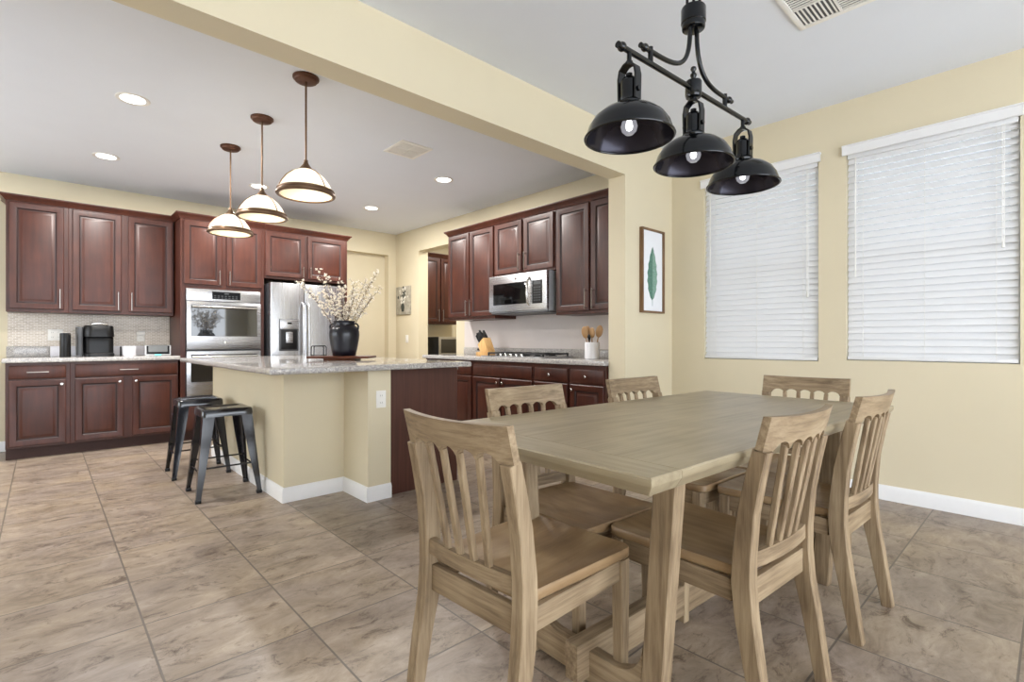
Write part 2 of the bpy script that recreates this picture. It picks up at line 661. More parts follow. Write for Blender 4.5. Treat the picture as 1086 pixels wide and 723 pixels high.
# ------------------------------------------------------------------ the room
BW = 7.03      # back kitchen wall
RW = 4.05      # range wall
WW = 4.22      # window wall
SY0, SY1 = 2.40, 2.565
KC, DC = 2.74, 2.80
XL, YR = -2.7, -2.8

struct(MB().box(XL - .3, 6.2, YR - .3, 7.4, -0.1, 0), 'floor', 'floor')
mb = MB()
mb.box(XL, 6.2, SY0 + .05, 7.4, KC, KC + .12)
struct(mb, 'ceiling', 'ceil')
struct(MB().box(XL, 4.5, YR, SY0 + .05, DC, DC + .12), 'ceiling.001', 'ceil')
NX0, NX1 = 2.97, 3.918
mb = MB()
mb.box(XL, NX0, BW, BW + .14, 0, KC)
mb.box(NX0, NX1, BW, BW + .14, 2.405, KC)
mb.box(NX0, NX1, BW + .12, BW + .2, 0, KC)
mb.box(NX1, 6.2, BW, BW + .14, 0, KC)
struct(mb, 'wall_back', 'wall')
OY0, OY1, OZ = 5.458, 6.382, 2.405
mb = MB()
mb.box(RW, RW + .16, SY1, OY0, 0, KC)
mb.box(RW, RW + .16, OY0, OY1, OZ, KC)
mb.box(RW, RW + .16, OY1, BW, 0, KC)
struct(mb, 'wall_right', 'wall')
struct(MB().box(6.05, 6.2, 4.9, BW, 0, KC).box(RW + .16, 6.05, 4.9, 5.0, 0, KC), 'wall_pantry', 'wall')
# window wall with its two openings
W1 = (1.208, 2.091, 0.932, 2.43)
W2 = (0.151, 1.030, 0.946, 2.43)
mb = MB()
T_ = .15
mb.box(WW, WW + T_, W1[1], SY1, 0, DC)
mb.box(WW, WW + T_, W2[1], W1[0], 0, DC)
mb.box(WW, WW + T_, YR, W2[0], 0, DC)
for Wn in (W1, W2):
    mb.box(WW, WW + T_, Wn[0], Wn[1], 0, Wn[2])
    mb.box(WW, WW + T_, Wn[0], Wn[1], Wn[3], DC)
struct(mb, 'wall_window', 'wall')
mb = MB()
mb.box(3.485, WW, SY0, SY1, 0, 2.44, 0.0)
mb.box(XL, WW, SY0, SY1, 2.44, DC + .02)
struct(mb, 'wall_middle', 'wall')
# unseen left and rear walls; bare openings shaped for the daylight they admit
mb = MB()
mb.box(XL - .12, XL, YR, -1.8, 0, DC)
mb.box(XL - .12, XL, -1.8, 3.3, 0, DC)
mb.box(XL - .12, XL, 6.6, BW + .14, 0, DC)
mb.box(XL - .12, XL, 3.3, 6.6, 2.2, DC)
mb.box(XL - .12, XL, 3.3, 6.6, 0, .9)
struct(mb, 'wall_left', 'wall')
mb = MB()
mb.box(XL, -2.2, YR - .12, YR, 0, DC)
mb.box(3.7, WW + T_, YR - .12, YR, 0, DC)
mb.box(-2.2, 3.7, YR - .12, YR, 2.5, DC)
struct(mb, 'wall_rear', 'wall')


def baseboard(name, runs):
    """runs: (axis, wall plane, a, b, outward sign)"""
    mb = MB()
    for ax, pl, a, b, sg in runs:
        t, h = .014 * sg, .10
        prof = [(pl, 0), (pl + t, 0), (pl + t, h - .022), (pl + t * .6, h - .008), (pl + t * .35, h), (pl, h)]
        mb.prism(prof, 'y' if ax == 'x' else 'x', a, b) if ax == 'x' else mb.prism(prof, 'x', a, b)
    return mb


mb = baseboard('', [('x', WW, YR, SY0, -1)])
struct(mb, 'baseboard_right', 'trim')
mb = MB()
mb.prism([(SY0, 0), (SY0 - .014, 0), (SY0 - .014, .078), (SY0 - .008, .092), (SY0 - .005, .1), (SY0, .1)], 'x', 3.471, WW)
mb.prism([(3.485, 0), (3.471, 0), (3.471, .078), (3.477, .092), (3.48, .1), (3.485, .1)], 'y', SY0 - .014, SY1)
struct(mb, 'baseboard_middle', 'trim')
mb = MB()
mb.prism([(BW, 0), (BW - .014, 0), (BW - .014, .078), (BW - .008, .092), (BW - .005, .1), (BW, .1)], 'x', XL, -.262)
struct(mb, 'baseboard_back', 'trim')


# ------------------------------------------------------------------ cabinets
def panel(mb, x0, x1, z0, z1, y, t, frame=.056, flat=False):
    """a raised-panel front, face towards -y, front plane at y, thickness t"""
    def lp(i, d):
        return [(x0 + i, d, z0 + i), (x1 - i, d, z0 + i), (x1 - i, d, z1 - i), (x0 + i, d, z1 - i)]
    if flat:
        seq = [(0, y + t), (0, y + .007), (.004, y + .003), (.012, y)]
    else:
        seq = [(0, y + t), (0, y + .005), (.005, y), (frame - .006, y), (frame, y + .004), (frame + .004, y + .011), (frame + .012, y + .011),
               (frame + .032, y + .002), (frame + .038, y + .001)]
    if flat:
        mb.rings([lp(i, d) for i, d in seq])
        return
    L = [lp(i, d) for i, d in seq]
    mb.rings(L[:4], cap1=False)
    mb.mi = 1
    mb.rings(L[3:7], cap0=False, cap1=False)
    mb.mi = 0
    mb.rings(L[6:], cap0=False)


def bar_pull(parent, a, b, name='handle'):
    """a slim bar between a and b standing 28 mm in front of the face (-y)"""
    a, b = Vector(a), Vector(b)
    o = Vector((0, -.026, 0))
    d = (b - a).normalized()
    mb = MB()
    mb.cyl(a + o, b + o, .0045, 10)
    for p in (a + d * .016, b - d * .016):
        mb.cyl(p, p + o, .0042, 8)
    return mb.build(name, 'pull', parent)


def knob(parent, x, y, z):
    mt = Matrix.Translation((x, y, z)) @ Matrix.Rotation(PI / 2, 4, 'X')
    return MB().lathe([(.006, 0), (.005, .012), (.0135, .018), (.0145, .023), (.010, .028), (0, .029)], 14, mtx=mt).build('knob', 'chrome', parent)


def crown(parent, wd, d, z, left=False, right=False):
    prof = [(0, 0), (.008, 0), (.012, .012), (.030, .034), (.042, .044), (.046, .05), (.046, .06), (0, .06)]
    rows = []
    for o, zz in prof:
        r = []
        if left:
            r.append((-o, d, z + zz))
        r.append((-o if left else 0, -o, z + zz))
        r.append((wd + o if right else wd, -o, z + zz))
        if right:
            r.append((wd + o, d, z + zz))
        rows.append(r)
    mb = MB()
    cols = list(map(list, zip(*rows)))
    mb.rings(cols)
    return mb.build('crown_moulding', 'cherry', parent)


def wall_cab(label, loc, rz, wd, d, z0, z1, doors, group, crown_ends=(False, False), hz=None, handles='LR', gap=.012, dz=(.03, .016)):
    """doors: list of (x0,x1); handles per door: side of the bar pull"""
    t = thing('wall_cabinet', label, 'cabinet', loc, rz, group)
    MB().box(0, wd, .0, d, z0, z1, .002, 1).build('carcass', 'cherry', t)
    for (a, b), hs in zip(doors, handles):
        mb = MB()
        panel(mb, a, b, z0 + dz[0], z1 - dz[1], -.02, .02)
        dr = mb.build('door', ['cherry', 'glaze'], t, weld=True)
        hx = b - .028 if hs == 'R' else a + .028
        bar_pull(dr, (hx, -.02, z0 + dz[0] + .012), (hx, -.02, z0 + dz[0] + .20))
    crown(t, wd, d, z1 - .006, *crown_ends)
    return t


def base_cab(label, loc, rz, wd, d, top, fronts, group):
    """fronts: ('drawer'|'panel'|'door', x0, x1, z0, z1, hardware side)"""
    t = thing('base_cabinet', label, 'cabinet', loc, rz, group)
    MB().box(0, wd, 0, d, .105, top, .002, 1).build('carcass', 'cherry', t)
    MB().box(0, wd, .07, d, 0, .105).build('toe_kick', 'toe', t)
    for kind, a, b, z0, z1, hs in fronts:
        mb = MB()
        if kind == 'door':
            panel(mb, a, b, z0, z1, -.02, .02)
            o = mb.build('door', ['cherry', 'glaze'], t, weld=True)
            knob(o, b - .03 if hs == 'R' else a + .03, -.02, z1 - .045)
        else:
            panel(mb, a, b, z0, z1, -.02, .02, flat=True)
            o = mb.build('drawer' if kind != 'panel' else 'false_front', 'cherry', t)
            c = (a + b) / 2
            if hs == 'bar':
                bar_pull(o, (c - .075, -.02, (z0 + z1) / 2), (c + .075, -.02, (z0 + z1) / 2))
            elif hs == 'knob':
                knob(o, c, -.02, (z0 + z1) / 2)
    return t


# back wall, left to right
GU, GB = 'cherry upper cabinets', 'cherry base cabinets'
wall_cab('single-door dark cherry upper cabinet at far left above coffee counter', (-.252, 6.70, 0), 0, .443, BW - 6.70 - .001, 1.362, 2.412,
         [(.02, .408)], GU, (True, False), handles='R')
wall_cab('two-door dark cherry upper cabinet above coffee maker and smart display', (.191, 6.70, 0), 0, .880, BW - 6.70 - .001, 1.362, 2.412,
         [(.029, .419), (.475, .868)], GU, handles='RL')
base_cab('one-door dark cherry base cabinet at left end of coffee counter', (-.245, 6.42, 0), 0, .44, BW - 6.42 - .001, .882,
         [('drawer', .02, .41, .735, .858, 'bar'), ('door', .02, .41, .124, .722, 'R')], GB)
base_cab('wide two-door dark cherry base cabinet under smart display', (.195, 6.42, 0), 0, .875, BW - 6.42 - .001, .882,
         [('drawer', .034, .862, .735, .858, 'bar'), ('door', .034, .406, .124, .722, 'R'), ('door', .478, .862, .124, .722, 'L')], GB)

# tall oven cabinet
OX0, OX1 = 1.085, 1.925
t = thing('oven_cabinet', 'tall dark cherry cabinet framing the double wall oven', 'cabinet', (OX0, 6.40, 0), 0)
ow = OX1 - OX0
mb = MB()
mb.box(0, .045, 0, .62, .105, 2.412).box(ow - .045, ow, 0, .62, .105, 2.412)
mb.box(.045, ow - .045, 0, .62, 1.66, 2.412).box(.045, ow - .045, 0, .62, .105, .475).box(.045, ow - .045, .60, .62, .475, 1.66)
mb.build('carcass', 'cherry', t)
MB().box(0, ow, .07, .62, 0, .105).build('toe_kick', 'toe', t)
for (a, b, hs) in ((.03, .396, 'R'), (.441, .81, 'L')):
    mb = MB()
    panel(mb, a, b, 1.70, 2.388, -.02, .02)
    o = mb.build('door', ['cherry', 'glaze'], t, weld=True)
    hx = b - .028 if hs == 'R' else a + .028
    bar_pull(o, (hx, -.02, 1.712), (hx, -.02, 1.87))
mb = MB()
panel(mb, .03, .81, .125, .46, -.02, .02, flat=True)
bar_pull(mb.build('drawer', 'cherry', t), (.345, -.02, .30), (.495, -.02, .30))
crown(t, ow, .62, 2.406, True, False)

# fridge surround
t = thing('fridge_cabinet', 'dark cherry two-door cabinet above the steel refrigerator', 'cabinet', (OX1 + .003, 6.40, 0), 0)
fw = 2.955 - OX1
MB().box(0, fw, 0, .62, 1.83, 2.412, .002, 1).build('carcass', 'cherry', t)
MB().box(fw - .022, fw, .0, .62, 0, 1.83).build('side_panel', 'cherry_side', t)
for (a, b, hs) in ((.012, .474, 'R'), (.51, .985, 'L')):
    mb = MB()
    panel(mb, a, b, 1.858, 2.388, -.02, .02)
    o = mb.build('door', ['cherry', 'glaze'], t, weld=True)
    hx = b - .028 if hs == 'R' else a + .028
    bar_pull(o, (hx, -.02, 1.87), (hx, -.02, 2.0))
crown(t, fw, .62, 2.406, False, True)

# double wall oven
t = thing('double_wall_oven', 'stainless double wall oven with black glass windows', 'oven', (1.136, 6.40, 0), 0)
ww_ = .744
MB().box(.0, ww_, .0, .55, .480, 1.655).build('oven_body', 'grey_plastic', t)
cp = MB().box(0, ww_, -.022, -.001, 1.524, 1.655, .003).build('control_panel', 'steel', t)
MB().box(.245, .53, -.0255, -.0225, 1.548, 1.632, .001, 1).build('display', 'screen', cp)
mb = MB()
for i in range(7):
    for j in range(2):
        mb.box(.262 + i * .036, .262 + i * .036 + .02, -.0272, -.0255, 1.558 + j * .022, 1.567 + j * .022)
mb.box(.365, .41, -.0272, -.0255, 1.607, 1.622)
mb.build('button', 'grey_plastic', cp)
for z0, z1, nm in ((.99, 1.517, 'upper_oven_door'), (.49, .972, 'lower_oven_door')):
    zt = z1 - .06
    dr = MB().box(0, ww_, -.035, -.001, z0, z1, .004).build(nm, 'steel', t)
    MB().box(.04, ww_ - .04, -.0375, -.0355, z0 + .145, z1 - .035, .001, 1).build('door_window', 'oven_glass', dr)
    mb = MB()
    mb.cyl((.045, -.085, zt), (ww_ - .045, -.085, zt), .012, 14)
    for x in (.065, ww_ - .065):
        mb.cyl((x, -.036, zt), (x, -.085, zt), .009, 10)
    mb.build('handle', 'chrome', dr)
    if nm.startswith('upper'):
        mt = Matrix.Translation((ww_ / 2, -.0355, z0 + .075)) @ Matrix.Rotation(PI / 2, 4, 'X')
        MB().lathe([(.012, 0), (.012, .0015), (0, .002)], 18, mtx=mt).build('badge', 'chrome', dr)

# refrigerator
t = thing('refrigerator', 'stainless side-by-side refrigerator with water dispenser', 'refrigerator', (1.952, 6.25, 0), 0)
MB().box(0, .905, .075, .74, .03, 1.765, .004).build('cabinet_body', 'fridge_side', t)
MB().box(.02, .885, .09, .7, 0, .03).build('base_grille', 'black_plastic', t)


def fridge_door(x0, x1, hx, nm):
    mb = MB()
    mb.box(x0, x1, .0, .07, .06, 1.775, .012, 3)
    d = mb.build(nm, 'steel_v', t)
    mb = MB()
    mb.tube([(hx, -.005, .62), (hx, -.05, .66), (hx, -.058, .72), (hx, -.06, 1.1), (hx, -.058, 1.45), (hx, -.05, 1.51), (hx, -.005, 1.55)], .0125, 12)
    mb.build('handle', 'steel_v', d)
    return d


fl = fridge_door(.002, .393, .365, 'freezer_door')
fridge_door(.399, .903, .430, 'fridge_door')
d = MB().box(.095, .318, -.012, -.001, .965, 1.345, .004).build('dispenser_frame', 'grey_plastic', fl)
tp = MB().box(.10, .313, -.018, -.0125, 1.225, 1.34, .004).build('dispenser_panel', 'steel', fl)
MB().box(.115, .298, -.0145, -.0125, .985, 1.215, .002).build('dispenser_recess', 'black_plastic', fl)
MB().box(.165, .245, -.03, -.015, 1.06, 1.19, .006).build('dispenser_lever', 'steel', fl)
MB().box(.185, .235, -.0205, -.0185, 1.285, 1.305, .001, 1).build('dispenser_display', 'screen', fl)

# coffee counter worktop and backsplash
tag(MB().box(-.268, 1.083, 6.385, BW - .001, .884, .925, .008, 3).build('worktop', 'granite'), 'grey granite worktop under the coffee maker on left wall', 'countertop')
tag(MB().box(-.26, .055, BW - .022, BW - .001, .926, 1.03, .003).build('granite_upstand', 'granite'), 'short grey granite upstand at left end of coffee counter', 'backsplash')
tag(MB().box(.058, 1.083, BW - .022, BW - .001, .926, 1.03, .003).build('white_upstand', 'white_strip'), 'white upstand behind the coffee maker', 'backsplash')
tag(MB().box(-.252, 1.083, BW - .008, BW - .0005, 1.031, 1.361).build('mosaic_backsplash', 'tiles'), 'beige mosaic tile backsplash above coffee counter', 'backsplash')

# ------------------------------------------------------------------ range wall (local x runs towards -Y)
RZ = -PI / 2
GR = 'cherry upper cabinets on the range wall'
UB, UT = 1.338, 2.385
wall_cab('two-door dark cherry upper cabinet left of the hood microwave', (3.72, 5.17, 0), RZ, .88, RW - 3.72 - .001, UB, UT,
         [(.012, .418), (.446, .862)], GR, (True, False), handles='RL')
wall_cab('short two-door dark cherry cabinet directly above the hood microwave', (3.72, 4.288, 0), RZ, .915, RW - 3.72 - .001, 1.79, UT,
         [(.012, .442), (.478, .893)], GR, handles='RL', dz=(.025, .016))
wall_cab('two-door dark cherry upper cabinet beside the dining room wall', (3.72, 3.371, 0), RZ, .80, RW - 3.72 - .001, UB, UT,
         [(.016, .42), (.446, .79)], GR, handles='RL')
GRB = 'cherry base cabinets under the cooktop counter'
FX = 3.45
ZD = (.715, .835)


def rb(label, y0, y1, fronts):
    return base_cab(label, (FX, y0, 0), RZ, y0 - y1 - .002, RW - FX - .001, .872, fronts, GRB)


rb('dark cherry base cabinet at left end of range counter beside island', 5.27, 4.34,
   [('drawer', .02, .45, *ZD, 'knob'), ('drawer', .48, .91, *ZD, 'knob'), ('door', .02, .45, .124, .70, 'R'), ('door', .48, .91, .124, .70, 'L')])
rb('wide two-door dark cherry base cabinet under the cooktop', 4.34, 3.41,
   [('panel', .018, .912, *ZD, None), ('door', .018, .452, .124, .70, 'R'), ('door', .478, .912, .124, .70, 'L')])
rb('narrow dark cherry base cabinet right of the cooktop', 3.41, 2.96,
   [('drawer', .02, .43, *ZD, 'knob'), ('door', .02, .43, .124, .70, 'L')])
rb('dark cherry base cabinet below the spoon crock beside dining wall', 2.96, 2.568,
   [('drawer', .015, .38, *ZD, 'knob'), ('door', .015, .38, .124, .70, 'L')])
tag(MB().box(3.415, RW - .001, 2.567, 5.30, .874, .915, .008, 3).build('worktop', 'granite'), 'grey granite worktop carrying the gas cooktop', 'countertop')
tag(MB().box(RW - .022, RW - .001, 2.567, 5.27, .916, 1.0, .003).build('granite_upstand', 'granite'), 'long grey granite upstand behind the cooktop and spoon crock', 'backsplash')
tag(MB().box(RW - .008, RW - .0005, 2.567, 5.27, 1.001, UB - .001).box(RW - .008, RW - .0005, 3.372, 4.287, UB, 1.39).build('smooth_backsplash', 'splash'), 'smooth pale grey backsplash under the hood microwave', 'backsplash')

# over the range microwave
t = thing('hood_microwave', 'stainless over-range microwave with black glass door', 'microwave', (3.65, 4.286, 1.385), RZ)
mw, mh = .873, .40
MB().box(0, mw, .012, .396, 0, mh, .003).build('microwave_body', 'grey_enamel', t)
dr = MB().box(.0, mw, -.022, .011, .012, mh, .005).build('front_panel', 'steel', t)
MB().box(.075, .60, -.0245, -.0225, .085, .31, .002).build('door_window', 'mw_glass', dr)
MB().box(.675, .815, -.0245, -.0225, .075, .31, .002).build('keypad', 'black_plastic', dr)
mb = MB()
for i in range(3):
    for j in range(6):
        mb.box(.695 + i * .036, .719 + i * .036, -.0255, -.0245, .10 + j * .026, .113 + j * .026)
mb.box(.695, .793, -.0255, -.0245, .268, .295)
mb.build('button', 'grey_plastic', dr)
MB().tube([(.638, -.022, .06), (.638, -.055, .09), (.638, -.066, .2), (.638, -.055, .31), (.638, -.022, .345)], .012, 12).build('handle', 'chrome', dr)
mt = Matrix.Translation((.43, -.0225, .352)) @ Matrix.Rotation(PI / 2, 4, 'X')
MB().lathe([(.013, 0), (.013, .001), (0, .0015)], 18, mtx=mt).build('badge', 'chrome', dr)
MB().box(.02, mw - .02, .0, .38, -.012, -.001, .002).build('vent_grille', 'grey_plastic', t)

# gas cooktop
CZ = .9155
t = thing('gas_cooktop', 'gas cooktop with black cast iron grates under hood microwave', 'cooktop', (3.74, 3.82, CZ), 0)
MB().box(-.245, .225, -.445, .445, 0, .012, .004).build('cooktop_plate', 'steel', t)
for k in range(3):
    yc = -.285 + .285 * k
    mb = MB()
    for a in (-.125, 0, .125):
        mb.box(-.17, .20, yc + a - .006, yc + a + .006, .030, .046, .002, 1)
    for a in (-.17, -.05, .08, .20):
        mb.box(a - .006, a + .006, yc - .131, yc + .131, .030, .044, .002, 1)
    for a in (-.165, .195):
        for b in (-.125, .125):
            mb.box(a - .007, a + .007, yc + b - .007, yc + b + .007, .012, .031)
    mb.build('grate', 'cast_iron', t)
for (a, b) in ((-.11, -.285), (.11, -.285), (0, 0), (-.11, .285), (.11, .285)):
    MB().lathe([(.045, .012), (.045, .018), (.03, .022), (.028, .028), (0, .029)], 20, a, b).build('burner', 'cast_iron', t)
for k in range(5):
    MB().lathe([(.017, .012), (.017, .03), (.012, .036), (0, .037)], 16, -.212, -.16 + .08 * k).build('knob', 'chrome', t)

# pantry beyond the opening
wall_cab('two-door dark cherry cabinet seen through the pantry opening', (4.23, 6.70, 0), 0, .83, BW - 6.70 - .001, 1.353, 2.41,
         [(.015, .402), (.428, .815)], 'cherry cabinets in the pantry', handles='RL')
base_cab('dark cherry base cabinet in pantry under black microwave', (4.23, 6.27, 0), 0, 1.2, BW - 6.27 - .001, .815,
         [('door', .02, .59, .124, .79, 'R'), ('door', .61, 1.18, .124, .79, 'L')], 'cherry cabinets in the pantry')
tag(MB().box(4.225, 5.5, 6.235, BW - .001, .817, .855, .006).build('worktop', 'granite'), 'grey granite pantry worktop under the black microwave', 'countertop')
t = thing('countertop_microwave', 'black countertop microwave seen through the pantry opening', 'microwave', (4.36, 6.32, .8555), 0)
MB().box(0, .47, .006, .38, .008, .29, .004).build('microwave_body', 'black_plastic', t)
dr = MB().box(0, .47, -.014, .005, .008, .29, .004).build('door', 'steel', t)
MB().box(.035, .33, -.0165, -.0145, .045, .255, .002).build('door_window', 'oven_glass', dr)
MB().box(.36, .455, -.0165, -.0145, .03, .27, .002).build('keypad', 'black_plastic', dr)
mb = MB()
for a in (.04, .43):
    for b in (.05, .34):
        mb.lathe([(.012, 0), (.012, .008)], 10, a, b)
mb.build('foot', 'black_plastic', t)

# ------------------------------------------------------------------ island
IX0, IX1, IY0, IY1 = 1.185, 2.375, 3.155, 5.45
IYc = 3.525
t = thing('kitchen_island', 'kitchen island with cream plastered half wall and cherry end panel', 'kitchen island', (1.8, 4.3, 0), 0)
ox, oy = 1.8, 4.3


def rel(*b):
    return (b[0] - ox, b[1] - ox, b[2] - oy, b[3] - oy, b[4], b[5])


mb = MB()
mb.prism([(IX0 - ox, IYc - oy), (1.605 - ox, IYc - oy), (1.605 - ox, IY0 - oy), (1.776 - ox, IY0 - oy), (1.776 - ox, IYc + .02 - oy), (1.776 - ox, IY1 - oy), (IX0 - ox, IY1 - oy)], 'z', 0, .884)
mb.build('half_wall', 'wall', t)
MB().box(*rel(1.777, IX1, IY0 + .035, IY1, 0.0, .884), .002, 1).build('end_panel', 'cherry_side', t)
for k in range(3):
    mb = MB()
    y0 = IY0 + .06 + k * .75
    # fronts towards the range, on the +X face
    x = IX1 - ox
    def lp(i, dd, a=y0 - oy, b=y0 + .72 - oy):
        return [(x + dd, a + i, .124 + i), (x + dd, b - i, .124 + i), (x + dd, b - i, .70 - i), (x + dd, a + i, .70 - i)]
    mb.rings([lp(0, .001), lp(0, .016), (lp(.005, .02)), lp(.05, .02), lp(.056, .01), lp(.068, .01), lp(.09, .019)])
    mb.build('door', ['cherry', 'glaze'], t, weld=True)


P = [Vector((x - ox, y - oy, 0)) for x, y in ((IX0, IY1), (IX0, IYc), (1.605, IYc), (1.605, IY0), (1.776, IY0))]
offs = [(-1, 0), (-1, -1), (-1, -1), (-1, -1), (0, -1)]
mb = MB()
mb.rings([[p + Vector((dx, dy, 0)) * o + Vector((0, 0, z)) for o, z in ((0, 0), (.014, 0), (.014, .08), (.009, .092), (.005, .1), (0, .1))] for p, (dx, dy) in zip(P, offs)])
mb.build('baseboard', 'trim', t)
tag(MB().box(.955, 2.43, 3.075, 5.66, .885, .925, .014, 4).build('worktop', 'granite'), 'speckled grey granite slab on top of the kitchen island', 'countertop')

# outlets and switches
def plate(name, label, loc, rz, wd=.072, ht=.116, toggles=1, kind='outlet'):
    t = thing(name, label, kind, loc, rz)
    MB().box(-wd / 2, wd / 2, -.006, -.0005, -ht / 2, ht / 2, .002).build('cover_plate', 'white_plastic', t)
    for k in range(toggles):
        xx = (k - (toggles - 1) / 2) * .046
        if kind == 'outlet':
            for s in (-1, 1):
                mb = MB().box(xx - .016, xx + .016, -.008, -.0065, s * .024 - .015, s * .024 + .015, .0006, 1)
                o = mb.build('socket', 'white_plastic', t)
                MB().box(xx - .007, xx - .005, -.0088, -.0082, s * .024 - .004, s * .024 + .006).box(xx + .005, xx + .007, -.0088, -.0082, s * .024 - .004, s * .024 + .006).build('slot', 'slot', o)
        else:
            MB().box(xx - .014, xx + .014, -.010, -.0065, -.03, .03, .001).build('rocker', 'white_plastic', t)
    return t


plate('wall_outlet', 'white outlet on the front of the island half wall', (1.70, IY0, .685), 0)
plate('wall_outlet', 'white double outlet plate left of the black speaker', (.098, BW - .008, 1.146), 0, .116, toggles=2)
op = plate('wall_outlet', 'white outlet with plugged-in adapter above the smart display', (.812, BW - .008, 1.135), 0)
MB().box(-.045, .035, -.045, -.0095, .015, .052, .004).build('adapter', 'white_plastic', op)
MB().tube([(.02, -.03, .016), (.03, -.035, -.02), (.03, -.03, -.06), (.025, -.015, -.10)], .004, 8).build('cord', 'white_plastic', op)
plate('light_switch', 'white light switch under the small flower painting', (RW, 6.70, 1.115), RZ, kind='switch')

# ------------------------------------------------------------------ dining table
TCX, TCY, TL, TW, TZ = 1.978, 1.036, 1.957, .94, .78
t = thing('dining_table', 'long weathered oak dining table with trestle base', 'dining table', (TCX, TCY, 0), -.042)
hx, hy = TL / 2, TW / 2
EB = .125


def slab(mb, x0, x1, y0, y1):
    ch = .012
    lo = []
    for i, z in ((ch + .006, TZ - .046), (0.002, TZ - .022), (0, TZ - .018), (0, TZ - .004), (.004, TZ)):
        lo.append([(x0 + (i if x0 <= -hx + 1e-4 else 0), y0 + i, z), (x1 - (i if x1 >= hx - 1e-4 else 0), y0 + i, z), (x1 - (i if x1 >= hx - 1e-4 else 0), y1 - i, z), (x0 + (i if x0 <= -hx + 1e-4 else 0), y1 - i, z)])
    mb.rings(lo)


mb = MB()
slab(mb, -hx + EB + .0015, hx - EB - .0015, -hy, hy)
mb.build('tabletop', 'top', t)
for a, b in ((-hx, -hx + EB), (hx - EB, hx)):
    mb = MB()
    slab(mb, a, b, -hy, hy)
    mb.build('breadboard_end', 'top_end', t)
LXs = (-.70, .60)
BY = -.042
for lx in LXs:
    for s in (-1, 1):
        MB().sweep([(lx, BY + s * .245, 0), (lx, BY + s * .300, TZ - .046)], [(.024, .034), (.026, .036)], (1, 0, 0), .004).build('leg', 'oak_z', t)
    # curved cross stretcher between the two legs of this end
    prof = [(-.222, .015), (.222, .015)]
    r = .105
    up = []
    for k in range(9):
        a = PI / 2 * k / 8
        up.append((.222 - r + r * math.sin(a), .112 + r - r * math.cos(a)))
    prof += [(y, z) for y, z in reversed(up)]
    prof += [(-y, z) for y, z in up]
    prof = [(y + BY, z) for y, z in prof]
    MB().prism(prof, 'x', lx - .020, lx + .020, .003).build('cross_stretcher', 'oak_y', t)
    MB().sweep([(lx, BY - .26, TZ - .066), (lx, BY + .26, TZ - .066)], (.022, .0195), (1, 0, 0), .003).build('top_batten', 'oak_y', t)
MB().box(LXs[0] - .075, LXs[1] + .075, BY - .026, BY + .026, .03, .145, .004).build('long_stretcher', 'oak_x', t)


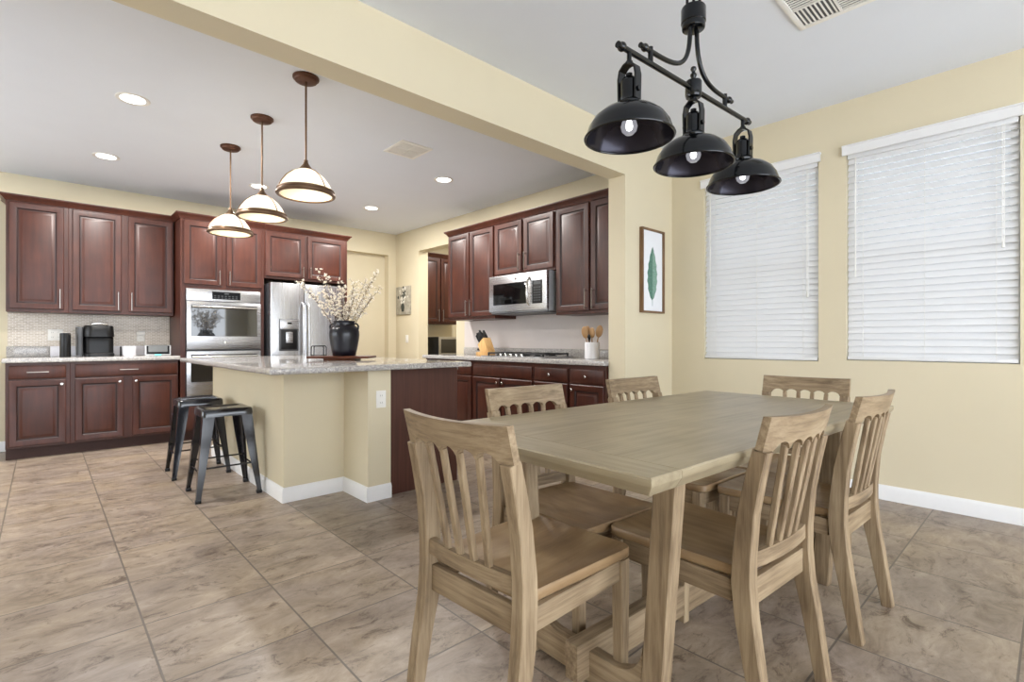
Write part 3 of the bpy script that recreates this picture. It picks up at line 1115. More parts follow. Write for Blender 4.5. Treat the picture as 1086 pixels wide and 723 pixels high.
# ------------------------------------------------------------------ chairs (front = +y)
def make_chair(label, loc, rz):
    t = thing('dining_chair', label, 'chair', loc, rz, 'weathered oak dining chairs')
    SZ = .455
    # seat: rounded trapezoid, hollowed
    def outline(f):
        pts = []
        hb, hf, y0, y1 = .192, .216, -.012, .440
        cs = [(-hb, y0, .012), (hb, y0, .012), (hf, y1, .035), (-hf, y1, .035)]
        cy = (y0 + y1) / 2
        for i, (x, y, r) in enumerate(cs):
            sx, sy = (1 if x > 0 else -1), (1 if y > cy else -1)
            a0 = [PI, 1.5 * PI, 0, .5 * PI][i]
            for k in range(7):
                a = a0 + PI / 2 * k / 6
                pts.append((x - sx * r + r * math.cos(a), y - sy * r + r * math.sin(a)))
            nx, ny, nr = cs[(i + 1) % 4]
            for k in range(1, 8):
                u = k / 8
                e0 = (x - (0 if i in (1, 3) else sx * r), y - (0 if i in (0, 2) else sy * r))
                sx2, sy2 = (1 if nx > 0 else -1), (1 if ny > cy else -1)
                e1 = (nx - (0 if i in (1, 3) else sx2 * nr), ny - (0 if i in (0, 2) else sy2 * nr))
                pts.append((e0[0] + (e1[0] - e0[0]) * u, e0[1] + (e1[1] - e0[1]) * u))
        return [(x * f, cy + (y - cy) * f) for x, y in pts]
    loops = []
    for f, z in ((.97, SZ - .032), (1.0, SZ - .026), (1.0, SZ - .005), (.985, SZ), (.93, SZ - .001), (.82, SZ - .006), (.65, SZ - .010), (.4, SZ - .012), (.15, SZ - .0125)):
        loops.append([(x, y, z) for x, y in outline(f)])
    MB().rings(loops).build('seat', 'seat', t, sharp=.9)
    px_ = .194
    pts = [(-.066, 0), (-.050, .10), (-.030, .22), (-.010, .33), (-.002, .42), (-.004, .50), (-.016, .62), (-.036, .72), (-.053, .792)]
    hs = [(.019, .019), (.020, .021), (.0205, .024), (.021, .027), (.021, .028), (.021, .0265), (.0205, .024), (.020, .022), (.020, .020)]
    for s in (-1, 1):
        MB().sweep([(s * (px_ + .004 * (1 if z < .3 else 0)), y - .022, z) for y, z in pts], hs, (1, 0, 0), .003).build('rear_leg', 'oak_z', t)
        MB().sweep([(s * .194, .404, 0), (s * .194, .400, SZ - .033)], [(.0165, .0165), (.0205, .0205)], (1, 0, 0), .003).build('front_leg', 'oak_z', t)
    # apron rails under the seat
    for s in (-1, 1):
        MB().box(s * .194 - .010, s * .194 + .010, .006, .380, SZ - .095, SZ - .033, .002).build('side_rail', 'oak_y', t)
    MB().box(-.174, .174, .392, .412, SZ - .095, SZ - .033, .002).build('front_rail', 'oak_x', t)
    MB().box(-.172, .172, -.036, -.016, SZ - .105, SZ - .030, .002).build('back_rail', 'oak_x', t)

    def bow(x, k=.030):
        return -k * (1 - (x / .214) ** 2)
    # crest rail with five small arches
    n = 110
    loops = []
    half = .214
    for i in range(n + 1):
        x = -half + 2 * half * i / n
        z0 = .790
        u = (x + .172) / .344
        if 0 < u < 1:
            ph = (u * 5) % 1.0
            e = abs(ph - .5) * 2
            z0 += .022 * math.sqrt(max(0, 1 - (e / .92) ** 2)) if e < .92 else 0
        z1 = .885 - .004 * (1 - (x / half) ** 2)
        y0, y1 = -.072 + bow(x), -.096 + bow(x)
        yl = (z0 - .79) / .092 * (y1 - y0)
        th = .011
        loops.append([(x, y0 + yl - th, z0), (x, y0 + yl + th, z0), (x, y1 + th, z1), (x, y1 - th, z1)])
    MB().rings(loops).build('crest_rail', 'oak_x', t, sharp=.5)
    # lower back rail just above the seat
    loops = []
    for i in range(31):
        x = -.174 + .348 * i / 30
        y = -.024 + bow(x, .020)
        loops.append([(x, y - .012, SZ + .004), (x, y + .012, SZ + .004), (x, y + .010, SZ + .048), (x, y - .012, SZ + .048)])
    MB().rings(loops).build('lower_back_rail', 'oak_x', t, sharp=.5)
    for k in range(4):
        u = (k + 1) / 5
        xt, xb = -.172 + .344 * u, -.140 + .280 * u
        a = Vector((xb, -.025 + bow(xb, .020), SZ + .046))
        b = Vector((xt, -.071 + bow(xt), .797))
        MB().sweep([a, a.lerp(b, .5), b], [(.0105, .0085), (.0105, .0085), (.0095, .008)], (1, 0, 0), .003).build('spindle', 'oak_z', t)
    return t


ch = make_chair('oak chair in the foreground at near end of table', (.885, 1.085, 0), -1.528)
dup(ch, (1.606, .598, 0), -.06, 'oak chair on window side of table, nearest the camera')
dup(ch, (2.343, .568, 0), -.036, 'oak chair on window side of table, farther from camera, half clear of the tabletop')
dup(ch, (1.548, 1.492, 0), PI - .06, 'oak chair on kitchen side of table, in front of range cabinets')
dup(ch, (2.33, 1.465, 0), PI - .05, 'oak chair on kitchen side of table, below the framed leaf print')
dup(ch, (3.0, .95, 0), PI / 2 + .02, 'oak chair at far end of table, below the window blinds')


# ------------------------------------------------------------------ bar stools
def make_stool(label, loc, rz):
    t = thing('bar_stool', label, 'stool', loc, rz, 'black metal bar stools')
    top = .612
    def rr(hf, r, z):
        p = []
        for i, (sx, sy) in enumerate(((-1, -1), (1, -1), (1, 1), (-1, 1))):
            a0 = PI + PI / 2 * i
            for k in range(7):
                a = a0 + PI / 2 * k / 6
                p.append((sx * (hf - r) + r * math.cos(a), sy * (hf - r) + r * math.sin(a), z))
        return p
    mb = MB()
    loops = [rr(.160, .03, top - .05), rr(.158, .03, top - .014), rr(.153, .03, top - .004), rr(.145, .028, top), rr(.125, .025, top - .002), rr(.118, .024, top - .006), rr(.024, .012, top - .007), rr(.022, .011, top - .018)]
    mb.rings(loops, cap0=False, cap1=True)
    mb.rings([rr(.155, .03, top - .05), rr(.152, .03, top - .016)], cap0=False)
    mb.build('seat', 'stool_metal', t, sharp=.7)
    for sx in (-1, 1):
        for sy in (-1, 1):
            a = Vector((sx * .138, sy * .138, top - .018))
            b = Vector((sx * .192, sy * .192, .0))
            # pressed sheet leg: an angle section, wide above and narrow at the foot
            mb = MB()
            loops = []
            for u, wd in ((0, .072), (.3, .062), (.7, .042), (.93, .030), (1, .030)):
                c = a.lerp(b, u)
                o = .012
                th = .006
                x, y = c.x + sx * o, c.y + sy * o
                loops.append([(x, y, c.z), (x - sx * wd, y, c.z), (x - sx * wd, y - sy * th, c.z), (x - sx * th * 2.4, y - sy * th * 1.4, c.z), (x - sx * th * 1.4, y - sy * th * 2.4, c.z), (x - sx * th, y - sy * wd, c.z), (x, y - sy * wd, c.z)])
            mb.rings(loops)
            lg = mb.build('leg', 'stool_metal', t)
            MB().box(b.x + sx * .013 - (.034 if sx > 0 else 0), b.x + sx * .013 + (0 if sx > 0 else .034), b.y + sy * .013 - (.034 if sy > 0 else 0), b.y + sy * .013 + (0 if sy > 0 else .034), 0, .022, .003).build('foot_cap', 'black_plastic', lg)
    zz = .19
    k = .138 + (.192 - .138) * (1 - zz / .594)
    for s in (-1, 1):
        MB().cyl((s * k, -k, zz), (s * k, k, zz), .006, 8).build('stretcher', 'stool_metal', t)
        MB().cyl((-k, s * k, zz + .03), (k, s * k, zz + .03), .006, 8).build('stretcher', 'stool_metal', t)
    return t


st = make_stool('black metal bar stool nearest the camera beside the island', (.955, 4.08, 0), math.radians(-2))
dup(st, (.945, 4.85, 0), math.radians(-2), 'black metal bar stool farther back, near the oven')


# ------------------------------------------------------------------ windows with blinds
def window(n, Wn):
    y0, y1, z0, z1 = Wn
    t = bpy.data.objects.new('window_%d' % n, None)
    COL.objects.link(t)
    t.location = (WW + .10, (y0 + y1) / 2, z0)
    t['kind'] = 'structure'
    hw, ht = (y1 - y0) / 2, z1 - z0
    mb = MB()
    f = .045
    for a, b, c, d in ((-hw, -hw + f, 0, ht), (hw - f, hw, 0, ht), (-hw + f, hw - f, 0, f), (-hw + f, hw - f, ht - f, ht), (-hw + f, hw - f, ht * .5 - .025, ht * .5 + .025)):
        mb.box(-.02, .04, a, b, c, d, .003)
    mb.build('window_frame', 'vinyl', t)
    MB().box(.008, .012, -hw + f, hw - f, f, ht * .5 - .025).box(.008, .012, -hw + f, hw - f, ht * .5 + .025, ht - f).build('pane', 'pane', t)


window(1, W1)
window(2, W2)


def blind(label, Wn, wand_side, z_ends, seed):
    y0, y1, z0, z1 = Wn
    t = thing('window_blind', label, 'window blind', (WW, (y0 + y1) / 2, z0), 0, 'white faux wood blinds')
    hw, ht = (y1 - y0) / 2 - .006, z1 - z0
    # valance on the wall face, with short returns
    prof = [(-.030, ht - .028), (-.034, ht - .024), (-.034, ht + .030), (-.040, ht + .034), (-.040, ht + .042), (-.0005, ht + .042), (-.0005, ht + .032), (-.022, ht + .032), (-.022, ht - .028)]
    MB().prism(prof, 'y', -hw - .026, hw + .026).build('valance', 'slat', t)
    MB().box(.004, .05, -hw, hw, ht - .05, ht - .002, .002).build('head_rail', 'vinyl', t)
    # slats: one continuous mesh per blind
    mb = MB()
    pitch = .0435
    n = 1 + int((ht - .065 - .036) / pitch)
    pitch = (ht - .065 - .036) / (n - 1)
    rnd = random.Random(seed)
    ang = math.radians(63)
    for k in range(n):
        zc = ht - .065 - k * pitch
        a = ang + rnd.uniform(-.03, .03)
        pts = []
        for u in (-1, -.5, 0, .5, 1):
            cu = .0025 * (1 - u * u)
            # bottom edge tips into the room
            pts.append((.026 - u * .0255 * math.cos(a) * -1 - cu * math.sin(a), zc + u * .0255 * math.sin(a)))
        th = .0026
        poly = pts + [(x + th * math.sin(a), z + th * math.cos(a) * -1) for x, z in reversed(pts)]
        mb.prism(poly, 'y', -hw, hw)
    mb.build('slats', 'slat', t, sharp=.9)
    MB().box(.004, .050, -hw, hw, .006, .028, .003).build('bottom_rail', 'slat', t)
    for u in (-.78, 0, .78):
        MB().tube([(-.002, u * hw, .02), (-.002, u * hw, ht - .05)], .0013, 6).build('ladder_cord', 'white_plastic', t)
    s = wand_side
    MB().tube([(-.010, s * hw * .86, ht - .05), (-.010, s * hw * .86, ht - z_ends[0])], .002, 6).tube([(-.010, s * hw * .84, ht - .05), (-.010, s * hw * .84, ht - z_ends[0] - .01)], .002, 6).build('lift_cord', 'white_plastic', t)
    MB().lathe([(.004, 0), (.009, .004), (.006, .035), (.002, .04)], 10, -.010, s * hw * .85).build('cord_tassel', 'white_plastic', t, (0, 0, ht - z_ends[0] - .04))
    MB().cyl((-.010, -s * hw * .88, ht - .05), (-.010, -s * hw * .88, ht - z_ends[1]), .0035, 8).build('tilt_wand', 'white_plastic', t)
    return t


blind('white window blind left, behind the black lamp shades', W1, -1, (.98, .9), 1)
blind('white window blind right, at the edge of the frame', W2, -1, (.75, .9), 2)

# ------------------------------------------------------------------ dining chandelier
GC = (1.997, 1.037)
BZ, RIM = 2.135, 1.818
t = thing('linear_chandelier', 'black three-shade linear chandelier hanging over the dining table', 'chandelier', (*GC, 0), math.radians(-2.8))
MB().lathe([(.075, DC - .03), (.085, DC - .022), (.085, DC - .001), (0, DC - .001)], 28).build('ceiling_canopy', 'black_metal', t)
for k in range(3):
    a = 2 * PI * k / 3 + .5
    MB().cyl((.028 * math.cos(a), .028 * math.sin(a), 2.47), (.028 * math.cos(a), .028 * math.sin(a), DC - .02), .006, 10).build('hanging_rod', 'black_metal', t)
MB().lathe([(.035, 2.382), (.045, 2.387), (.047, 2.393), (.047, 2.409), (.050, 2.413), (.050, 2.469), (.047, 2.475), (.028, 2.477), (0, 2.477)], 28).build('collar', 'black_metal', t)


def bez(p0, p1, p2, p3, n=22):
    out = []
    for i in range(n + 1):
        u = i / n
        out.append(tuple((1 - u) ** 3 * a + 3 * u * (1 - u) ** 2 * b + 3 * u * u * (1 - u) * c + u ** 3 * d for a, b, c, d in zip(p0, p1, p2, p3)))
    return out


for s, ex in ((-1, -.335), (1, .295)):
    mb = MB()
    za = BZ + .048
    mb.tube(bez((s * .026, 0, 2.387), (s * .026, 0, 2.18), (s * .14, 0, za), (ex, 0, za)), .0095, 12)
    mb.sphere((ex + s * .006, 0, za), .015, 14)
    mb.cyl((ex + s * .018, 0, za), (ex + s * .034, 0, za), .010, 12)
    arm = mb.build('curved_arm', 'black_metal', t)
    MB().cyl((ex - s * .03, 0, BZ), (ex - s * .03, 0, za + .014), .010, 12).build('arm_clamp', 'black_metal', arm)
mb = MB()
mb.cyl((-.475, 0, BZ), (.475, 0, BZ), .0105, 14)
for s in (-1, 1):
    mb.sphere((s * .478, 0, BZ), .017, 14)
    mb.cyl((s * .485, 0, BZ), (s * .502, 0, BZ), .012, 12)
mb.build('cross_bar', 'black_metal', t)
MB().lathe([(0, BZ + .098), (.010, BZ + .092), (.012, BZ + .084), (.007, BZ + .074), (.007, BZ + .070), (.013, BZ + .062), (.013, BZ + .056), (.008, BZ + .046), (.008, BZ + .036),
            (.030, BZ + .034), (.033, BZ + .030), (.033, BZ - .026), (.030, BZ - .034), (.016, BZ - .036), (.012, BZ - .040), (0, BZ - .040)], 24).build('hub', 'black_metal', t)
for lx in (-.436, 0, .436):
    prof_o = [(.158, RIM), (.160, RIM + .004), (.157, RIM + .010), (.154, RIM + .018), (.145, RIM + .044), (.127, RIM + .072), (.100, RIM + .094), (.070, RIM + .107), (.043, RIM + .113), (.042, RIM + .113)]
    mb = MB()
    mb.lathe(prof_o, 56, lx, 0, cap=False)
    mb.mi = 1
    mb.lathe([(r - .0025, z - (.0 if r > .15 else .002)) for r, z in prof_o], 56, lx, 0, cap=False)
    sh = mb.build('lamp_shade', ['black_metal', 'shade_in'], t, sharp=.9)
    MB().tube([(lx + .1585 * math.cos(2 * PI * k / 56), .1585 * math.sin(2 * PI * k / 56), RIM + .003) for k in range(57)], .0045, 8, cap=False).build('rim', 'black_metal', sh)
    # neck and open yoke
    MB().lathe([(.0, RIM + .112), (.043, RIM + .112), (.046, RIM + .118), (.046, RIM + .126), (.038, RIM + .130), (.033, RIM + .136), (.031, RIM + .150), (.031, RIM + .205), (.022, RIM + .218), (.012, RIM + .224), (.012, RIM + .234), (0, RIM + .236)], 24, lx, 0).build('socket', 'black_metal', t)
    mb = MB()
    for s in (-1, 1):
        mb.sweep([(lx, s * .036, RIM + .132), (lx, s * .038, RIM + .220), (lx, s * .032, RIM + .250), (lx, s * .014, RIM + .266), (lx, 0, RIM + .269)], (.017, .004), (1, 0, 0), .001)
        mb.cyl((lx, s * .028, RIM + .168), (lx, s * .046, RIM + .168), .009, 12)
    mb.build('yoke', 'black_metal', t)
    mb = MB()
    top = BZ - .004 if lx else BZ - .030
    mb.lathe([(.008, RIM + .269), (.013, RIM + .272), (.013, RIM + .278), (.0085, RIM + .281), (.0085, top)], 16, lx, 0)
    mb.build('stem', 'black_metal', t)
    mb = MB()
    mb.lathe([(0, RIM + .012), (.014, RIM + .014), (.026, RIM + .026), (.030, RIM + .042), (.026, RIM + .058), (.016, RIM + .076), (.013, RIM + .09), (.013, RIM + .112)], 20, lx, 0)
    bb = mb.build('bulb', 'bulb_glass', t)
    MB().lathe([(0, RIM + .026), (.010, RIM + .032), (.013, RIM + .044), (.010, RIM + .058), (.004, RIM + .075)], 16, lx, 0).build('filament', 'bulb_cool', bb)

# ------------------------------------------------------------------ island pendants
def pendant(label, x, y, rim_z):
    t = thing('pendant_lamp', label, 'pendant lamp', (x, y, 0), 0, 'pendant lamps over the island')
    MB().lathe([(.060, KC - .030), (.066, KC - .026), (.070, KC - .016), (.078, KC - .012), (.078, KC - .001), (0, KC - .001)], 32).build('ceiling_canopy', 'bronze_dark', t)
    z = rim_z
    MB().cyl((0, 0, z + .205), (0, 0, KC - .02), .0062, 12).build('rod', 'bronze', t)
    MB().lathe([(.046, z + .152), (.044, z + .160), (.030, z + .180), (.018, z + .196), (.012, z + .210), (.012, z + .222), (0, z + .222)], 24).build('cap', 'bronze', t)
    MB().lathe([(.046, z + .158), (.078, z + .142), (.112, z + .112), (.138, z + .076), (.153, z + .046), (.158, z + .026), (.156, z + .026), (.151, z + .045), (.136, z + .074), (.110, z + .109), (.077, z + .138), (.046, z + .154)], 40, cap=False).build('glass_shade', 'alabaster', t, sharp=.9)
    mb = MB()
    mb.lathe([(.160, z + .034), (.168, z + .034), (.171, z + .028), (.168, z + .021), (.170, z + .016), (.176, z + .010), (.176, z + .002), (.170, z - .004), (.156, z - .004), (.156, z + .030)], 44, cap=False)
    mb.build('ring_band', 'bronze', t)
    MB().lathe([(0, z - .008), (.10, z - .006), (.155, z + .002), (.155, z + .006), (0, z + .004)], 40).build('lens', 'lens', t)
    for k in range(3):
        a = 2 * PI * k / 3 + .9
        pts = [(r * math.cos(a), r * math.sin(a), z + zz) for r, zz in ((.045, .160), (.080, .144), (.115, .114), (.141, .078), (.156, .047), (.162, .030))]
        MB().tube(pts, .003, 8).build('strap', 'bronze', t)
    MB().lathe([(0, z + .028), (.02, z + .032), (.03, z + .055), (.022, z + .08), (.013, z + .1), (.013, z + .15)], 16).build('bulb', 'bulb', t)
    ld = bpy.data.lights.new('pendant_light', 'POINT')
    ld.energy = PENDANT_W
    ld.color = (1, .91, .78)
    ld.shadow_soft_size = .03
    lo = bpy.data.objects.new('pendant_light', ld)
    COL.objects.link(lo)
    lo.parent = t
    lo.location = (.045, 0, z + .06)
    return t


pendant('bronze pendant lamp with glass dome, nearest the dining room', 1.215, 3.215, 1.997)
pendant('bronze pendant lamp with glass dome, middle of the island row', 1.197, 4.021, 1.997)
pendant('bronze pendant lamp with glass dome, nearest the oven', 1.177, 4.80, 1.997)


# ------------------------------------------------------------------ recessed lights and vents
def downlight(label, x, y, zc=KC, power=1.0):
    t = thing('recessed_light', label, 'ceiling light', (x, y, zc), 0, 'recessed ceiling lights')
    MB().lathe([(.072, -.003), (.092, -.006), (.098, -.004), (.099, -.0005), (.072, -.0005)], 32, cap=False).build('trim_ring', 'white_plastic', t)
    MB().lathe([(0, -.0045), (.072, -.0035), (.072, -.001), (0, -.001)], 32).build('lens', 'can', t)
    ld = bpy.data.lights.new('downlight', 'AREA')
    ld.shape = 'DISK'
    ld.size = .13
    ld.energy = CAN_W * power
    ld.color = (1, .965, .92)
    lo = bpy.data.objects.new('downlight', ld)
    COL.objects.link(lo)
    lo.parent = t
    lo.location = (0, 0, -.012)
    return t


downlight('round recessed light, leftmost and nearest in the kitchen ceiling', .455, 4.31)
downlight('round recessed light above the left upper cabinets', .42, 5.81)
downlight('round recessed light behind the middle pendant lamp', 1.702, 5.82)
downlight('round recessed light right of the pendants, in front of refrigerator', 3.007, 5.82)
downlight('round recessed light beside the range wall upper cabinets', 3.023, 4.293)

downlight('unseen light added in the pantry ceiling to brighten the pantry', 4.9, 5.9, power=.8)  # extra lamp out of view, added to lift the dark pantry


def vent(label, x0, x1, y0, y1, z, quad):
    t = thing('ceiling_vent', label, 'ceiling vent', ((x0 + x1) / 2, (y0 + y1) / 2, z), 0)
    a, b = (x1 - x0) / 2, (y1 - y0) / 2
    f = .028
    mb = MB()
    mb.box(-a, a, -b, -b + f, -.010, -.0005, .002).box(-a, a, b - f, b, -.010, -.0005, .002).box(-a, -a + f, -b + f, b - f, -.010, -.0005, .002).box(a - f, a, -b + f, b - f, -.010, -.0005, .002)
    mb.box(-.006, .006, -b + f, b - f, -.009, -.001).box(-a + f, a - f, -.006, .006, -.009, -.001)
    mb.build('vent_frame', 'white_plastic', t)
    MB().box(-a + f, a - f, -b + f, b - f, -.0025, -.0008).build('vent_backing', 'slot', t)
    mb = MB()
    for qx in (-1, 1):
        for qy in (-1, 1):
            along = (qx * qy > 0)
            n = 8
            for k in range(n):
                u = (k + .5) / n
                if along:
                    yy = qy * (.008 + (b - f - .012) * u)
                    xa, xb = sorted((qx * .008, qx * (a - f - .002)))
                    mb.box(xa, xb, yy - .004, yy + .003, -.008, -.003)
                else:
                    xx = qx * (.008 + (a - f - .012) * u)
                    ya, yb = sorted((qy * .008, qy * (b - f - .002)))
                    mb.box(xx - .004, xx + .003, ya, yb, -.008, -.003)
    mb.build('louvres', 'white_plastic', t)
    return t


vent('white square air vent in the kitchen ceiling beside pendants', 2.17, 2.47, 3.665, 3.985, KC, True)
vent('white air vent in dining ceiling, cut by frame top', 2.66, 3.065, .56, .965, DC, True)

# ------------------------------------------------------------------ wall pictures
t = thing('leaf_print', 'framed watercolour leaf print on cream wall beside windows', 'picture', (3.865, SY0 - .0005, 1.685), 0)
fw, fh = .172, .36
fw = .175
mb = MB()
for a, b, c, d in ((-fw, -fw + .016, -fh, fh), (fw - .016, fw, -fh, fh), (-fw + .016, fw - .016, -fh, -fh + .016), (-fw + .016, fw - .016, fh - .016, fh)):
    mb.box(a, b, -.034, 0, c, d, .001, 1)
mb.build('picture_frame', 'frame_wood', t)
MB().box(-fw + .016, fw - .016, -.016, -.004, -fh + .016, fh - .016).build('paper_sheet', 'paper', t)
mb = MB()
L_, W_ = .46, .075
for s, mi in ((-1, 0), (1, 1)):
    mb.mi = mi
    t0 = []
    for k in range(25):
        u = k / 24
        wv = W_ * math.sin(PI * u ** .8) ** .8 * (1 + .08 * math.sin(40 * u))
        t0.append((s * max(wv, .0005), -L_ / 2 - .02 + L_ * u))
    poly = [(0, t0[0][1])] + t0 + [(0, t0[-1][1])]
    poly = [(x + .006 * math.sin(3 * z), z) for x, z in poly]
    mb.prism(poly, 'y', -.0172, -.0161)
mb.mi = 0
mb.box(-.002, .002, -.0172, -.0161, -.30, .2)
mb.build('leaf', ['leaf', 'leaf_pale'], t)

t = thing('flower_painting', 'small painting of white flowers in dark vase near corner', 'picture', (RW - .0005, 6.785, 1.70), RZ)
MB().box(-.20, .20, -.025, 0, -.212, .212, .002).build('canvas', 'canvas', t)
mb = MB()
rnd = random.Random(9)
mt = Matrix.Rotation(PI / 2, 4, 'X')
for k in range(44):
    a, r = rnd.uniform(0, 2 * PI), rnd.uniform(.01, .15)
    mb.mi = 0 if k % 3 else 1
    rad = rnd.uniform(.012, .028)
    mb.lathe([(0, .0), (rad, 0), (rad * .8, .0008 + k * .00006), (0, .001 + k * .00006)], 10, mtx=Matrix.Translation((r * math.cos(a) * .95, -.0255, .055 + r * math.sin(a))) @ mt)
mb.mi = 1
mb.prism([(-.035, -.17), (.035, -.17), (.05, -.10), (.03, -.05), (-.03, -.05), (-.05, -.10)], 'y', -.0275, -.0255)
mb.build('painted_bouquet', ['paint_white', 'paint_dark'], t)

# ------------------------------------------------------------------ small things on the coffee counter
Z = .9255
t = thing('coffee_maker', 'black single-serve coffee maker on the granite counter', 'coffee maker', (.425, 6.76, Z), 0)
def rbox(mb, w, d, z0, z1, r, cy=0, taper=0.0, seg=6):
    loops = []
    for z, k in ((z0, 1.0), (z0 + .004, 1.0), ((z0 + z1) / 2, 1 - taper / 2), (z1 - .012, 1 - taper), (z1 - .003, .97 - taper), (z1, .92 - taper)):
        p = []
        for i, (sx, sy) in enumerate(((-1, -1), (1, -1), (1, 1), (-1, 1))):
            a0 = PI + PI / 2 * i
            for q in range(seg + 1):
                a = a0 + PI / 2 * q / seg
                p.append(((sx * (w / 2 - r) + r * math.cos(a)) * k, cy + (sy * (d / 2 - r) + r * math.sin(a)) * k, z))
        loops.append(p)
    mb.rings(loops)
    return mb
rbox(MB(), .25, .30, 0, .035, .06).build('drip_base', 'black_plastic', t)
rbox(MB(), .243, .23, .035, .20, .05, cy=.03).build('rear_column', 'black_plastic', t)
rbox(MB(), .25, .29, .20, .315, .07, taper=.06).build('brew_head', 'black_plastic', t)
mb = MB()
mb.tube([(-.07, -.10, .30), (-.06, -.125, .33), (0, -.135, .338), (.06, -.125, .33), (.07, -.10, .30)], .012, 10)
mb.build('lid_handle', 'chrome', t)
MB().lathe([(.05, .316), (.048, .322), (0, .324)], 24, 0, -.02).build('lid', 'grey_plastic', t)
rbox(MB(), .05, .25, .012, .30, .02).build('water_tank', 'grey_plastic', t).location = (-.150, .02, 0)

t = thing('smart_speaker', 'tall black cylindrical smart speaker left of coffee maker', 'speaker', (.165, 6.62, Z), 0)
MB().lathe([(.041, 0), (.042, .003), (.042, .228), (.040, .234), (0, .235)], 32).build('speaker_body', 'black_plastic', t)
MB().lathe([(.036, .2352), (.036, .2362), (0, .2366)], 28).build('control_ring', 'grey_plastic', t)

t = thing('canister', 'small white countertop canister right of coffee maker', 'canister', (.675, 6.70, Z), 0)
MB().lathe([(.058, 0), (.060, .004), (.060, .096), (.056, .103), (.052, .104), (0, .102)], 30).build('canister_body', 'crock', t)
MB().box(-.078, -.064, -.02, .02, 0, .10, .005).build('handle', 'black_plastic', t)

t = thing('smart_display', 'smart display with tilted dark screen on coffee counter', 'display', (.915, 6.60, Z), math.radians(-8))
mt = Matrix.Rotation(math.radians(-35), 4, 'X')
MB().box(-.115, .115, -.006, .006, .003, .135, .005, 3, mtx=mt).build('screen_bezel', 'bezel', t)
MB().box(-.103, .103, -.0075, -.0062, .014, .126, .0005, 1, mtx=mt).build('screen', 'screen', t)
MB().prism([(.004, .0), (.10, .0), (.095, .03), (.060, .115), (.046, .112)], 'x', -.085, .085, .004).build('speaker_wedge', 'fabric', t)
MB().box(-.03, .03, -.0085, -.0063, .004, .010, mtx=mt).build('status_light', 'teal', t)

# ------------------------------------------------------------------ knife block and utensil crock
t = thing('knife_block', 'maple knife block with black-handled knives by the cooktop', 'knife block', (3.76, 4.50, CZ), math.radians(90))
# block leans: local x to the left of view; profile in x-z
K = 1.2
prof = [(-.085, 0), (.095, 0), (.095, .032), (.028, .036), (.070, .105), (-.015, .172), (-.085, .045)]
MB().prism([(x * K, z * K) for x, z in prof], 'y', -.055, .055, .004).build('block', 'maple', t)
dirv = Vector((.07, 0, -.045)).normalized()
ax = Vector((.62, 0, .785)).normalized()
slope0, slope1 = Vector((-.015, 0, .172)) * K, Vector((.070, 0, .105)) * K
for i in range(4):
    for j in range(2):
        base = slope0.lerp(slope1, .2 + .2 * i) + Vector((0, -.028 + .056 * j, 0)) - ax * .01
        mb = MB()
        ln = .135 - .012 * (i % 2)
        mb.sweep([base, base + ax * ln * .5, base + ax * ln], [(.012, .008), (.014, .010), (.012, .009)], (0, 1, 0), .002)
        kn = mb.build('knife_handle', 'black_plastic', t)
        MB().sphere(base + ax * ln, .0075, 8).build('end_cap', 'chrome', kn)
MB().sweep([(.125, -.02, .072), (.045, -.02, .062)], (.045, .012), (0, 1, 0), .003).build('scissor_handle', 'black_plastic', t)

t = thing('utensil_crock', 'white ceramic crock on the counter by dining wall', 'crock', (3.76, 2.955, CZ), 0)
MB().lathe([(.064, 0), (.069, .004), (.069, .152), (.066, .156), (.062, .153), (.062, .012), (0, .010)], 36).build('crock_body', 'crock', t)
UT_ = [(-.03, .03, .27, 'broad wooden spatula leaning left in the white crock', 'paddle'), (.0, .03, .285, 'tallest wooden spoon, in the middle of the white crock', 'spoon'),
       (-.02, -.01, .265, 'wooden spoon with rounded bowl, left of centre in crock', 'spoon'), (.02, -.035, .28, 'large wooden spoon leaning right in the white crock', 'paddle'),
       (-.035, .0, .215, 'black-handled utensil at the front of the white crock', 'black')]
for dx, dy, ln, lb, kd in UT_:
    u = thing('wooden_spoon' if kd != 'black' else 'kitchen_utensil', lb, 'utensil', (3.76 + dx * .4, 2.955 + dy * .6, CZ + .016), 0, 'utensils in the white crock')
    tip = Vector((dx * 1.0, dy * 1.4, ln))
    m_ = 'black_plastic' if kd == 'black' else 'spoon'
    b0 = Vector((0, 0, 0))
    MB().tube([b0, b0.lerp(tip, .5), b0.lerp(tip, .8)], [.006, .0055, .006], 8).build('handle', m_, u)
    hd = b0.lerp(tip, .86)
    rot = Vector((0, 0, 1)).rotation_difference(tip.normalized()).to_matrix().to_4x4()
    mb = MB()
    wd, hh = {'paddle': (.042, .058), 'spoon': (.036, .050), 'black': (.018, .03)}[kd]
    loops = []
    for k in range(9):
        a = -PI / 2 + PI * k / 8
        z = hh * math.sin(a)
        r = max(.0006, math.cos(a))
        loops.append([tuple(Matrix.Translation(hd) @ rot @ Vector((.008 * r * math.cos(q * PI / 6), wd * r * math.sin(q * PI / 6), z))) for q in range(12)])
    mb.rings(loops)
    mb.build('bowl', m_, u)

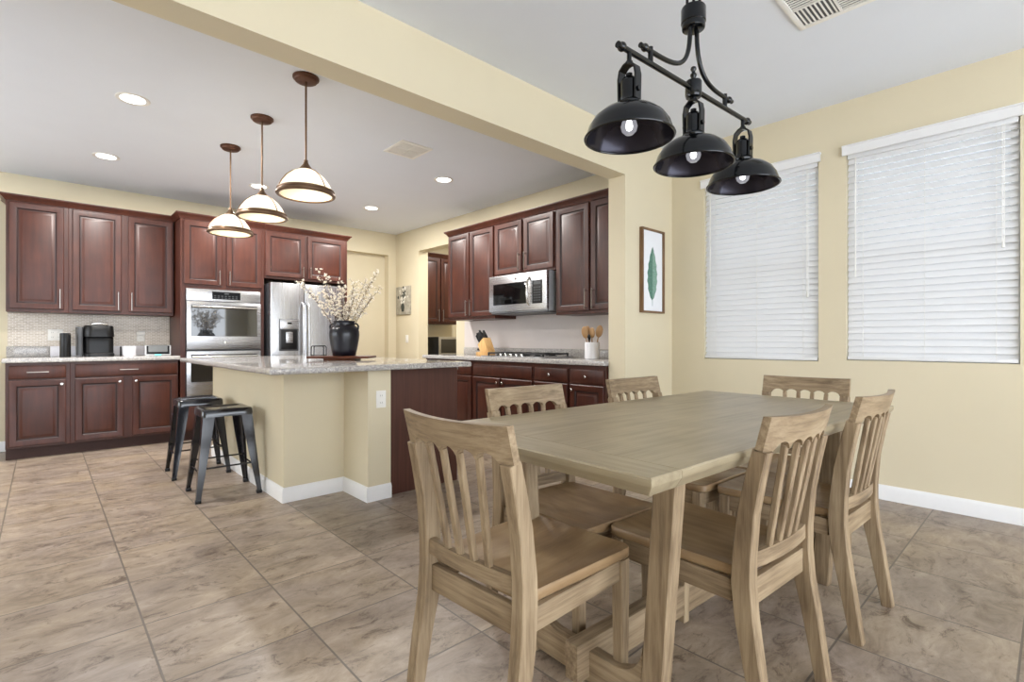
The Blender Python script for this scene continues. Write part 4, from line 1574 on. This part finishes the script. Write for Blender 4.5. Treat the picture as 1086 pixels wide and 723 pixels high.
# ------------------------------------------------------------------ vase, tray and blossom on the island
VX, VY = 1.80, 3.98
t = thing('serving_board', 'dark walnut serving board on a low foot under the vase', 'serving board', (VX, VY, .9255), math.radians(-42))
MB().box(-.245, .245, -.13, .13, .018, .036, .005).build('board', 'board', t)
MB().box(-.125, .125, -.09, .09, 0, .018, .003).build('foot', 'board', t)
TZv = .9255 + .0365
t = thing('wire_rack', 'small black wire rack standing left of the vase', 'rack', (VX - .145, VY + .125, TZv), math.radians(-42))
for k, yy in enumerate((-.03, .03)):
    MB().tube([(-.05, yy, .004), (-.05, yy, .07), (-.042, yy, .08), (.042, yy, .08), (.05, yy, .07), (.05, yy, .004)], .0042, 8).build('wire_arch', 'black_metal', t)
mb = MB()
for xx in (-.05, .05):
    mb.cyl((xx, -.034, .0045), (xx, .034, .0045), .0042, 8)
mb.box(-.05, .05, -.03, .03, .004, .008)
mb.build('base', 'black_metal', t)

t = thing('vase', 'dark stoneware vase with small handles on the island', 'vase', (VX + .015, VY, TZv), math.radians(-42))
MB().lathe([(.084, 0), (.091, .004), (.101, .05), (.114, .12), (.120, .17), (.117, .205), (.101, .235), (.084, .248), (.080, .256), (.084, .272), (.086, .282), (.080, .286), (.072, .282), (.070, .255), (.09, .22), (.10, .17), (.07, .03), (0, .02)], 44).build('vase_body', 'navy', t, sharp=.9)
for s in (-1, 1):
    MB().tube([(s * .082, 0, .262), (s * .104, 0, .260), (s * .116, 0, .242), (s * .112, 0, .212)], .008, 10).build('handle', 'navy', t)

t = thing('blossom_branches', 'spray of cream white blossom branches in the dark vase', 'flowers', (VX + .015, VY, TZv + .025), math.radians(-42))
rnd = random.Random(21)
ends = [(-.36, .02, .58), (-.30, -.10, .54), (-.20, .08, .50), (-.21, 0, .66), (-.12, -.06, .60), (-.06, .08, .52), (0, -.08, .57), (.06, .05, .52), (.10, -.07, .56), (.16, .06, .60),
        (.22, -.04, .56), (.26, .03, .66), (.20, .10, .46), (-.14, .12, .44), (.03, .12, .46), (-.10, -.12, .46), (.12, -.12, .46), (.29, -.02, .52), (-.02, 0, .50)]
for i, e in enumerate(ends):
    p0 = Vector((e[0] * .08, e[1] * .08, 0))
    p3 = Vector(e)
    pts = bez(p0, p0 + Vector((e[0] * .1, e[1] * .1, .24)), p3 * .62 + Vector((0, 0, .06)), p3, 14)
    br = MB()
    br.tube(pts, [.0032 - .0018 * k / 14 for k in range(15)], 6)
    bl = MB()

    def flower(c, r):
        n = 4
        tilt = Matrix.Rotation(rnd.uniform(0, 6.28), 4, 'Z') @ Matrix.Rotation(rnd.uniform(-1.3, 1.3), 4, 'X') @ Matrix.Rotation(rnd.uniform(-1.3, 1.3), 4, 'Y')
        for q in range(n):
            a = 2 * PI * q / n
            mtx = Matrix.Translation(c) @ tilt @ Matrix.Rotation(a, 4, 'Z') @ Matrix.Rotation(-.35, 4, 'Y')
            t_ = bmesh.new()
            vs = [t_.verts.new(p) for p in ((0, 0, 0), (r * .5, -r * .42, .001), (r * 1.05, -r * .2, .002), (r * 1.05, r * .2, .002), (r * .5, r * .42, .001))]
            ws = [t_.verts.new((v.co.x, v.co.y, v.co.z + .0012)) for v in vs]
            t_.faces.new(vs[::-1])
            t_.faces.new(ws)
            for k in range(5):
                t_.faces.new((vs[k], vs[(k + 1) % 5], ws[(k + 1) % 5], ws[k]))
            bl._merge(t_, mtx)
    for k in range(4, 15):
        c = Vector(pts[k])
        if c.z < .27:
            continue
        for q in range(3):
            off = Vector((rnd.uniform(-.035, .035), rnd.uniform(-.035, .035), rnd.uniform(-.015, .03)))
            br.tube([c, c + off], .0012, 5)
            flower(c + off, rnd.uniform(.010, .0165))
    flower(Vector(pts[-1]), .014)
    bo = br.build('branch', 'twig', t)
    bl.build('blossom', 'petal', bo)
